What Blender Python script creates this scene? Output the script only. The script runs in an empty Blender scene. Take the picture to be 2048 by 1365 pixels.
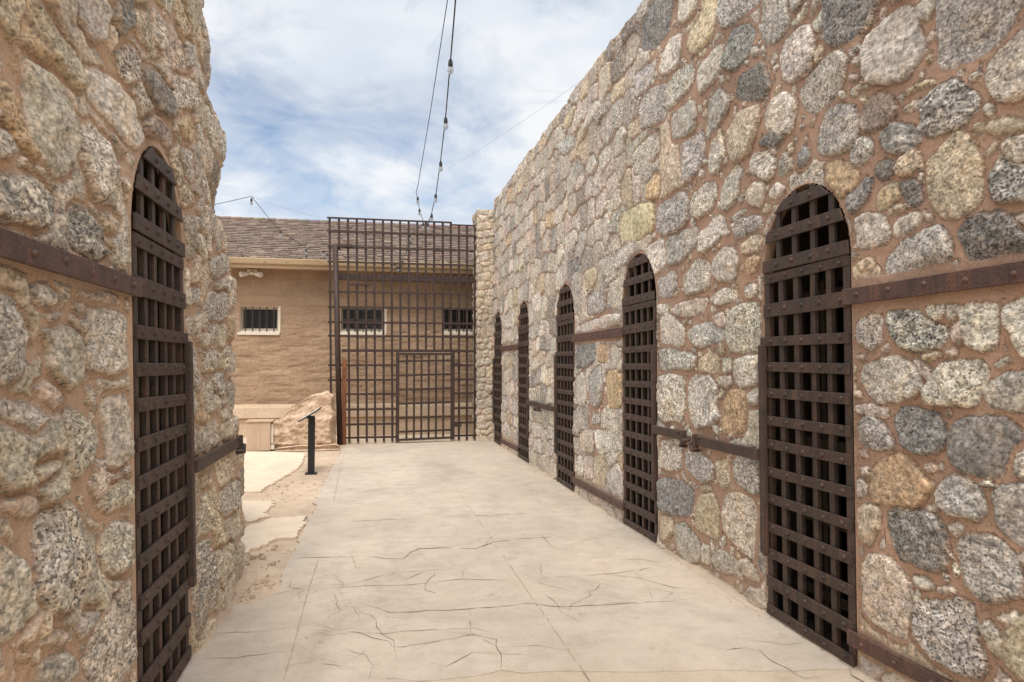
import bpy, bmesh, math, random
import numpy as np
from mathutils import Vector, Matrix
random.seed(7)
SC = bpy.context.scene
COL = SC.collection

# ------------------------------------------------------------------ camera
F, CX, CY, HC = 1400.0, 1024.0, 682.5, 1.5
_d = Vector(((744 - CX) / F, -(730 - CY) / F, 1.0)).normalized()
_p = math.atan2(-_d[1], _d[2])
_up = Vector((0, math.cos(_p), math.sin(_p)))
_X = _up.cross(_d).normalized()
if _X[0] < 0:
    _X = -_X
ROWS = Matrix((_X, _d, _up))            # camera (right, up, forward) -> world
cam = bpy.data.cameras.new('camera')
cam.sensor_width = 36.0
cam.lens = F / 2048 * 36.0
cam.clip_start = 0.05
cam.clip_end = 3000
co = bpy.data.objects.new('camera', cam)
COL.objects.link(co)
r_, u_, f_ = ROWS @ Vector((1, 0, 0)), ROWS @ Vector((0, 1, 0)), ROWS @ Vector((0, 0, 1))
co.matrix_world = Matrix(((r_[0], u_[0], -f_[0], 0), (r_[1], u_[1], -f_[1], 0), (r_[2], u_[2], -f_[2], HC), (0, 0, 0, 1)))
SC.camera = co

# ------------------------------------------------------------------ object helpers
def tag(o, label=None, cat=None, group=None, kind=None):
    if label: o['label'] = label
    if cat: o['category'] = cat
    if group: o['group'] = group
    if kind: o['kind'] = kind
    return o

def empty(name, loc):
    o = bpy.data.objects.new(name, None)
    o.empty_display_size = 0.2
    o.location = loc
    COL.objects.link(o)
    return o

class MB:
    """collects boxes, tubes and faces, then links them as one mesh object"""
    def __init__(s):
        s.v, s.f, s.m, s.cur = [], [], [], 0
    def face(s, pts):
        b = len(s.v)
        s.v += [tuple(p) for p in pts]
        s.f.append(tuple(range(b, b + len(pts))))
        s.m.append(s.cur)
    def hexa(s, p):
        b = len(s.v)
        s.v += [tuple(q) for q in p]
        for q in ((0, 3, 2, 1), (4, 5, 6, 7), (0, 1, 5, 4), (1, 2, 6, 5), (2, 3, 7, 6), (3, 0, 4, 7)):
            s.f.append(tuple(b + i for i in q))
            s.m.append(s.cur)
    def box(s, x0, x1, y0, y1, z0, z1, fn=None):
        p = [(x0, y0, z0), (x1, y0, z0), (x1, y1, z0), (x0, y1, z0), (x0, y0, z1), (x1, y0, z1), (x1, y1, z1), (x0, y1, z1)]
        s.hexa([fn(*q) for q in p] if fn else p)
    def beam(s, a, b, w, h, up=(0, 0, 1)):
        a, b, up = Vector(a), Vector(b), Vector(up)
        d = (b - a).normalized()
        r = d.cross(up).normalized() * (w / 2)
        t = r.cross(d).normalized() * (h / 2)
        s.hexa([a - r - t, a + r - t, b + r - t, b - r - t, a - r + t, a + r + t, b + r + t, b - r + t])
    def tube(s, pts, rad, n=6):
        pts = [Vector(p) for p in pts]
        b = len(s.v)
        for i, p in enumerate(pts):
            d = (pts[min(i + 1, len(pts) - 1)] - pts[max(i - 1, 0)]).normalized()
            q = Vector((0, 0, 1)) if abs(d.z) < .9 else Vector((1, 0, 0))
            r = d.cross(q).normalized()
            t = r.cross(d)
            rr = rad[i] if isinstance(rad, (list, tuple)) else rad
            for k in range(n):
                a = 2 * math.pi * k / n
                s.v.append(tuple(p + (r * math.cos(a) + t * math.sin(a)) * rr))
        for i in range(len(pts) - 1):
            for k in range(n):
                k2 = (k + 1) % n
                s.f.append((b + i * n + k, b + i * n + k2, b + (i + 1) * n + k2, b + (i + 1) * n + k))
                s.m.append(s.cur)
        for e in (0, len(pts) - 1):
            s.f.append(tuple(b + e * n + k for k in range(n)))
            s.m.append(s.cur)
    def dome(s, c, nrm, rad, hgt, n=8):
        c, nrm = Vector(c), Vector(nrm).normalized()
        q = Vector((0, 0, 1)) if abs(nrm.z) < .9 else Vector((1, 0, 0))
        r = nrm.cross(q).normalized()
        t = r.cross(nrm)
        b = len(s.v)
        for (rr, hh) in ((1, -.3), (1, .25), (.7, .75)):
            for k in range(n):
                a = 2 * math.pi * k / n
                s.v.append(tuple(c + (r * math.cos(a) + t * math.sin(a)) * rad * rr + nrm * hgt * hh))
        s.v.append(tuple(c + nrm * hgt))
        for i in range(2):
            for k in range(n):
                k2 = (k + 1) % n
                s.f.append((b + i * n + k, b + i * n + k2, b + (i + 1) * n + k2, b + (i + 1) * n + k))
                s.m.append(s.cur)
        for k in range(n):
            s.f.append((b + 2 * n + k, b + 2 * n + (k + 1) % n, b + 3 * n))
            s.m.append(s.cur)
    def build(s, name, mats, parent=None, loc=(0, 0, 0), smooth=False, bevel=0, label=None):
        me = bpy.data.meshes.new(name)
        L = Vector(loc)
        me.from_pydata([tuple(Vector(p) - L) for p in s.v], [], s.f)
        if not isinstance(mats, (list, tuple)):
            mats = [mats]
        for m in mats:
            me.materials.append(m)
        me.polygons.foreach_set('material_index', s.m)
        bm = bmesh.new()
        bm.from_mesh(me)
        bmesh.ops.recalc_face_normals(bm, faces=bm.faces)
        bm.to_mesh(me)
        bm.free()
        if smooth:
            me.polygons.foreach_set('use_smooth', [True] * len(me.polygons))
        me.update()
        o = bpy.data.objects.new(name, me)
        COL.objects.link(o)
        if bevel:
            md = o.modifiers.new('bevel', 'BEVEL')
            md.width = bevel
            md.segments = 1
            md.limit_method = 'ANGLE'
        o.location = loc
        if parent:
            o.parent = parent
            o.location = L - Vector(parent.location) if parent.parent is None else L
        if label:
            o['label'] = label
        return o

def copy_tree(o, loc, parent=None):
    c = o.copy()
    COL.objects.link(c)
    c.parent = parent
    c.location = loc
    for ch in list(o.children):
        d = ch.copy()
        COL.objects.link(d)
        d.parent = c
    return c

# ------------------------------------------------------------------ numpy noise
def vnoise(x, y, seed=0):
    xi, yi = np.floor(x).astype(np.int64), np.floor(y).astype(np.int64)
    fx, fy = x - xi, y - yi
    fx, fy = fx * fx * (3 - 2 * fx), fy * fy * (3 - 2 * fy)
    def h(a, b):
        n = (a * 374761393 + b * 668265263 + seed * 974634777) & 0xFFFFFFFF
        n = ((n ^ (n >> 13)) * 1274126177) & 0xFFFFFFFF
        n = n ^ (n >> 16)
        return (n & 0xFFFF) / 32767.5 - 1.0
    a, b, c, d = h(xi, yi), h(xi + 1, yi), h(xi, yi + 1), h(xi + 1, yi + 1)
    return (a * (1 - fx) + b * fx) * (1 - fy) + (c * (1 - fx) + d * fx) * fy

def fbm(x, y, seed=0, oct=3, gain=.5):
    t, amp, s = 0, 1.0, 0
    for i in range(oct):
        t = t + amp * vnoise(x * 2 ** i, y * 2 ** i, seed + i * 17)
        s += amp
        amp *= gain
    return t / s

def sstep(a, b, x):
    t = np.clip((x - a) / (b - a), 0, 1)
    return t * t * (3 - 2 * t)

# ------------------------------------------------------------------ node materials
def new_mat(name):
    m = bpy.data.materials.new(name)
    m.use_nodes = True
    nt = m.node_tree
    bs = nt.nodes['Principled BSDF']
    return m, nt, bs

class NT:
    def __init__(s, nt):
        s.nt = nt
    def n(s, typ, **kw):
        o = s.nt.nodes.new(typ)
        for k, v in kw.items():
            if k.startswith('i_'):
                key = k[2:].replace('_', ' ')
                o.inputs[key].default_value = v
            else:
                setattr(o, k, v)
        return o
    def l(s, a, b):
        s.nt.links.new(a, b)
    def pos(s):
        return s.n('ShaderNodeNewGeometry').outputs['Position']
    def noise(s, vec, scale, detail=3, rough=.55, dist=0):
        o = s.n('ShaderNodeTexNoise')
        o.inputs['Scale'].default_value = scale
        o.inputs['Detail'].default_value = detail
        o.inputs['Roughness'].default_value = rough
        o.inputs['Distortion'].default_value = dist
        s.l(vec, o.inputs['Vector'])
        return o.outputs['Fac']
    def ramp(s, fac, stops):
        o = s.n('ShaderNodeValToRGB')
        e = o.color_ramp.elements
        while len(e) < len(stops):
            e.new(.5)
        for i, (p, c) in enumerate(stops):
            e[i].position = p
            c = (c, c, c) if not isinstance(c, (tuple, list)) else c
            e[i].color = (c[0], c[1], c[2], 1)
        s.l(fac, o.inputs['Fac'])
        return o.outputs['Color']
    def mix(s, fac, a, b, blend='MIX'):
        o = s.n('ShaderNodeMix', data_type='RGBA', blend_type=blend)
        for sock, v in ((o.inputs[0], fac), (o.inputs[6], a), (o.inputs[7], b)):
            if hasattr(v, 'node'):
                s.l(v, sock)
            elif isinstance(v, (tuple, list)):
                sock.default_value = (v[0], v[1], v[2], 1)
            else:
                sock.default_value = v
        return o.outputs[2]
    def math(s, op, a, b=None, clamp=False):
        o = s.n('ShaderNodeMath', operation=op, use_clamp=clamp)
        for i, v in enumerate((a, b)):
            if v is None:
                continue
            if hasattr(v, 'node'):
                s.l(v, o.inputs[i])
            else:
                o.inputs[i].default_value = v
        return o.outputs[0]
    def maprange(s, v, a, b, c=0, d=1):
        o = s.n('ShaderNodeMapRange')
        s.l(v, o.inputs[0])
        for i, q in enumerate((a, b, c, d)):
            o.inputs[i + 1].default_value = q
        return o.outputs[0]
    def bump(s, h, strength, dist, bs, prev=None):
        o = s.n('ShaderNodeBump')
        o.inputs['Strength'].default_value = strength
        o.inputs['Distance'].default_value = dist
        s.l(h, o.inputs['Height'])
        if prev is not None:
            s.l(prev, o.inputs['Normal'])
        if bs is not None:
            s.l(o.outputs[0], bs.inputs['Normal'])
        return o.outputs[0]
    def mapping(s, vec, scale=(1, 1, 1), rot=(0, 0, 0)):
        o = s.n('ShaderNodeMapping')
        o.inputs['Scale'].default_value = scale
        o.inputs['Rotation'].default_value = rot
        s.l(vec, o.inputs['Vector'])
        return o.outputs[0]

def mat_masonry(name, mortar, grain=112.0, along=.75, smear=.38, smw=.012):
    m, nt, bs = new_mat(name)
    t = NT(nt)
    P = t.pos()
    G = t.mapping(P, (1, along, 1))         # grain of the granite lies along the wall
    sd = t.n('ShaderNodeAttribute', attribute_name='sd').outputs['Fac']
    sc = t.n('ShaderNodeAttribute', attribute_name='stone_col').outputs['Color']
    ct = t.n('ShaderNodeAttribute', attribute_name='contrast').outputs['Fac']
    n1 = t.noise(G, grain, 3, .65)
    vo = t.n('ShaderNodeTexVoronoi', feature='F1')
    vo.inputs['Scale'].default_value = grain * 1.15
    t.l(G, vo.inputs['Vector'])
    vs_ = t.n('ShaderNodeSeparateColor')
    t.l(vo.outputs['Color'], vs_.inputs[0])
    grn = vs_.outputs[0]
    n2 = t.noise(G, grain * .38, 2, .6)
    n3 = t.noise(P, 9, 3, .6, .6)
    wob = t.math('MULTIPLY', t.math('SUBTRACT', t.noise(P, 38, 3, .6), .5), .030)
    sdw = t.math('ADD', sd, wob)
    mask = t.maprange(sdw, -.0055, -.0005)
    grn = t.math('ADD', t.math('MULTIPLY', grn, .62), t.math('MULTIPLY', n1, .40))
    sp1 = t.ramp(grn, [(.20, .24), (.34, .56), (.45, .98), (.62, 1.18), (.78, 1.55)])
    sp2 = t.ramp(n2, [(.34, .55), (.5, 1.0), (.64, 1.35)])
    spk = t.mix(ct, (1, 1, 1), sp1)
    stone = t.mix(1.0, sc, spk, 'MULTIPLY')
    stone = t.mix(t.math('SUBTRACT', 1.0, t.math('MULTIPLY', ct, .4)), stone, sp2, 'MULTIPLY')
    vein = t.n('ShaderNodeAttribute', attribute_name='vein').outputs['Fac']
    wrp = t.n('ShaderNodeVectorMath', operation='MULTIPLY_ADD')
    nz_ = t.n('ShaderNodeTexNoise')
    nz_.inputs['Scale'].default_value = 6
    t.l(P, nz_.inputs['Vector'])
    t.l(nz_.outputs['Color'], wrp.inputs[0])
    wrp.inputs[1].default_value = (.16, .16, .16)
    t.l(P, wrp.inputs[2])
    vn = t.noise(t.mapping(wrp.outputs[0], (14, 14, 62), (.6, 0, .3)), 1.0, 4, .6)
    stone = t.mix(vein, stone, t.mix(1.0, stone, t.ramp(vn, [(.36, .45), (.47, .85), (.55, 1.1), (.66, 1.7)]), 'MULTIPLY'))
    blot = t.noise(P, 17, 4, .65)
    stone = t.mix(1.0, stone, t.ramp(blot, [(.30, .66), (.44, .95), (.58, 1.05), (.7, 1.2)]), 'MULTIPLY')
    warm = t.ramp(n3, [(.36, (.91, .92, .93)), (.5, (1, 1, 1)), (.66, (1.08, 1.0, .90))])
    stone = t.mix(.8, stone, warm, 'MULTIPLY')
    # mortar splashed over the rim of each stone
    rim = t.maprange(sdw, -.001, smw, smear, 0)
    rimn = t.math('MULTIPLY', rim, t.maprange(n2, .35, .6))
    stone = t.mix(rimn, stone, tuple(c * 1.04 for c in mortar))
    mo1 = t.noise(P, 5, 4, .6)
    mo = t.mix(mo1, tuple(c * .80 for c in mortar), (mortar[0] * 1.16, mortar[1] * 1.2, mortar[2] * 1.25))
    mog = t.ramp(t.noise(P, 150, 3, .7), [(.3, .72), (.5, 1.0), (.7, 1.22)])
    mo = t.mix(1.0, mo, mog, 'MULTIPLY')
    crk = t.n('ShaderNodeTexVoronoi', feature='DISTANCE_TO_EDGE')
    crk.inputs['Scale'].default_value = 7.5
    t.l(wrp.outputs[0], crk.inputs['Vector'])
    mo = t.mix(t.math('MULTIPLY', t.maprange(crk.outputs['Distance'], .0, .035, .5, 0), t.maprange(mo1, .42, .62)), mo, tuple(c * .5 for c in mortar))
    col = t.mix(mask, mo, stone)
    stain = t.noise(t.mapping(P, (1.1, 1.1, .7)), 1.6, 5, .62, .4)
    col = t.mix(1.0, col, t.ramp(stain, [(.32, (.80, .79, .78)), (.5, (1, 1, 1)), (.68, (1.08, 1.05, 1.0))]), 'MULTIPLY')
    sz = t.n('ShaderNodeSeparateXYZ')
    t.l(P, sz.inputs[0])
    dust = t.math('MULTIPLY', t.maprange(sz.outputs[2], .02, .30, .75, 0), t.maprange(blot, .3, .6))
    col = t.mix(dust, col, (.58, .455, .335))
    t.l(col, bs.inputs['Base Color'])
    bs.inputs['Roughness'].default_value = .92
    bs.inputs['Specular IOR Level'].default_value = .2
    h = t.math('ADD', t.math('MULTIPLY', grn, .4), n2)
    b0 = t.bump(t.maprange(sdw, -.009, .003), .9, .011, None)
    t.bump(h, .4, .006, bs, b0)
    return m

def mat_iron(name, base, rust, rough=.62):
    m, nt, bs = new_mat(name)
    t = NT(nt)
    P = t.pos()
    a = t.noise(P, 9, 5, .7, .5)
    b = t.noise(P, 110, 3, .65)
    st = t.noise(t.mapping(P, (30, 30, 3.5)), 1.0, 4, .6)
    c = t.mix(t.maprange(a, .40, .62), base, rust)
    c = t.mix(t.maprange(st, .56, .74, 0, .8), c, (rust[0] * 1.9, rust[1] * 1.45, rust[2] * 1.15))
    c = t.mix(t.maprange(st, .44, .28, 0, .7), c, tuple(q * .5 for q in base))
    c = t.mix(t.maprange(t.noise(P, 38, 4, .7), .6, .75, 0, .5), c, (.20, .155, .125))
    c = t.mix(1.0, c, t.ramp(b, [(.3, .6), (.5, 1.0), (.7, 1.4)]), 'MULTIPLY')
    t.l(c, bs.inputs['Base Color'])
    bs.inputs['Roughness'].default_value = rough
    bs.inputs['Specular IOR Level'].default_value = .45
    t.bump(t.math('ADD', a, b), .5, .005, bs)
    return m

def mat_rough(name, c1, c2, scale, fine=60, bump=.4, bdist=.01, rough=.9, stretch=(1, 1, 1), lo=.35, hi=.65, fineamp=(.8, 1.2)):
    m, nt, bs = new_mat(name)
    t = NT(nt)
    P = t.mapping(t.pos(), stretch)
    a = t.noise(P, scale, 5, .6, .2)
    b = t.noise(P, fine, 4, .65)
    c = t.mix(t.maprange(a, lo, hi), c1, c2)
    c = t.mix(1.0, c, t.ramp(b, [(.3, fineamp[0]), (.7, fineamp[1])]), 'MULTIPLY')
    t.l(c, bs.inputs['Base Color'])
    bs.inputs['Roughness'].default_value = rough
    bs.inputs['Specular IOR Level'].default_value = .2
    t.bump(t.math('ADD', a, b), bump, bdist, bs)
    return m

def mat_plain(name, c, rough=.5, **kw):
    m, nt, bs = new_mat(name)
    t = NT(nt)
    n = t.noise(t.pos(), 30, 3, .6)
    col = t.mix(n, tuple(q * .85 for q in c), tuple(q * 1.15 for q in c))
    t.l(col, bs.inputs['Base Color'])
    bs.inputs['Roughness'].default_value = rough
    for k, v in kw.items():
        bs.inputs[k.replace('_', ' ')].default_value = v
    return m

MORTAR = (.52, .345, .25)
M = {}
M['masonry'] = mat_masonry('granite_rubble', MORTAR)
M['masonry_near'] = mat_masonry('granite_rubble_weathered', (.57, .395, .275), 118, .55, .5, .026)
M['mortar'] = mat_rough('lime_mortar', (.48, .32, .215), (.60, .42, .29), 5, 140, .4, .006)
M['iron'] = mat_iron('brown_iron', (.052, .038, .031), (.086, .052, .039))
M['iron_dark'] = mat_iron('dark_iron', (.042, .034, .030), (.065, .047, .038))
M['strap'] = mat_iron('rusty_strap_iron', (.095, .056, .048), (.135, .072, .054))
M['gate'] = mat_iron('gate_iron', (.030, .017, .0135), (.048, .025, .018))
M['rust'] = mat_iron('bright_rust', (.13, .045, .018), (.19, .07, .025))
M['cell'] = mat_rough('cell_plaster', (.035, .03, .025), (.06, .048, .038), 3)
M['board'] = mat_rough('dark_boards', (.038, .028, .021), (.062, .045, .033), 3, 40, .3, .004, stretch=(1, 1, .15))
M['adobe'] = mat_rough('adobe', (.395, .275, .19), (.49, .355, .255), 1.6, 30, .6, .015, stretch=(1, 1, 2.2))
M['adobe_smooth'] = mat_rough('adobe_plaster', (.35, .24, .16), (.42, .30, .20), 2.0, 40, .3, .006)
M['plinth'] = mat_rough('plinth_render', (.47, .35, .245), (.56, .43, .31), 2.5, 50, .3, .006)
M['ruin'] = mat_rough('eroded_adobe', (.44, .315, .22), (.66, .50, .37), 6.5, 28, .7, .02)
M['fascia'] = mat_rough('fascia_paint', (.44, .325, .205), (.52, .39, .255), 1.2, 60, .1, .002, .6)
M['white'] = mat_plain('white_paint', (.74, .71, .66), .5)
M['offwhite'] = mat_plain('window_surround', (.66, .58, .48), .8)
M['black'] = mat_plain('black_paint', (.014, .015, .018), .38)
M['void'] = mat_plain('dark_glass', (.012, .012, .012), .25)
M['wire'] = mat_plain('steel_wire', (.42, .43, .44), .5)
M['cable'] = mat_plain('black_cable', (.03, .03, .03), .6)
M['wood'] = mat_rough('weathered_planks', (.42, .305, .215), (.52, .39, .28), 3, 60, .3, .003, stretch=(6, 6, .5))
M['panel'] = mat_plain('panel_face', (.78, .78, .76), .35)

def mat_bulb():
    m, nt, bs = new_mat('clear_bulb')
    bs.inputs['Base Color'].default_value = (.62, .63, .64, 1)
    bs.inputs['Roughness'].default_value = .12
    bs.inputs['Transmission Weight'].default_value = .75
    bs.inputs['IOR'].default_value = 1.3
    return m
M['bulb'] = mat_bulb()

def mat_adobe():
    m, nt, bs = new_mat('adobe')
    t = NT(nt)
    P = t.pos()
    tn = t.n('ShaderNodeAttribute', attribute_name='tone').outputs['Fac']
    a = t.noise(t.mapping(P, (1, 1, 1.6)), 1.3, 5, .62, .3)
    b = t.noise(P, 34, 4, .7)
    dr = t.noise(t.mapping(P, (7, 7, .7)), 1.0, 4, .6)
    c = t.mix(t.maprange(a, .35, .65), (.295, .198, .128), (.385, .268, .18))
    c = t.mix(1.0, c, tn, 'MULTIPLY')
    c = t.mix(1.0, c, t.ramp(b, [(.3, .76), (.5, 1.0), (.7, 1.2)]), 'MULTIPLY')
    c = t.mix(t.maprange(dr, .55, .75, 0, .5), c, (.27, .178, .115))
    t.l(c, bs.inputs['Base Color'])
    bs.inputs['Roughness'].default_value = .95
    t.bump(b, .5, .012, bs)
    return m
M['adobe'] = mat_adobe()

def mat_shingle():
    m, nt, bs = new_mat('shingles')
    t = NT(nt)
    c = t.n('ShaderNodeAttribute', attribute_name='tone').outputs['Color']
    P = t.pos()
    g = t.ramp(t.noise(P, 45, 4, .7), [(.3, .6), (.7, 1.35)])
    t.l(t.mix(1.0, c, g, 'MULTIPLY'), bs.inputs['Base Color'])
    bs.inputs['Roughness'].default_value = .95
    return m
M['shingle'] = mat_shingle()
SKY_S, CLOUD_S, SUN_E, EXPO, GLOW = .11, .77, 1.65, .40, 2.0
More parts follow.
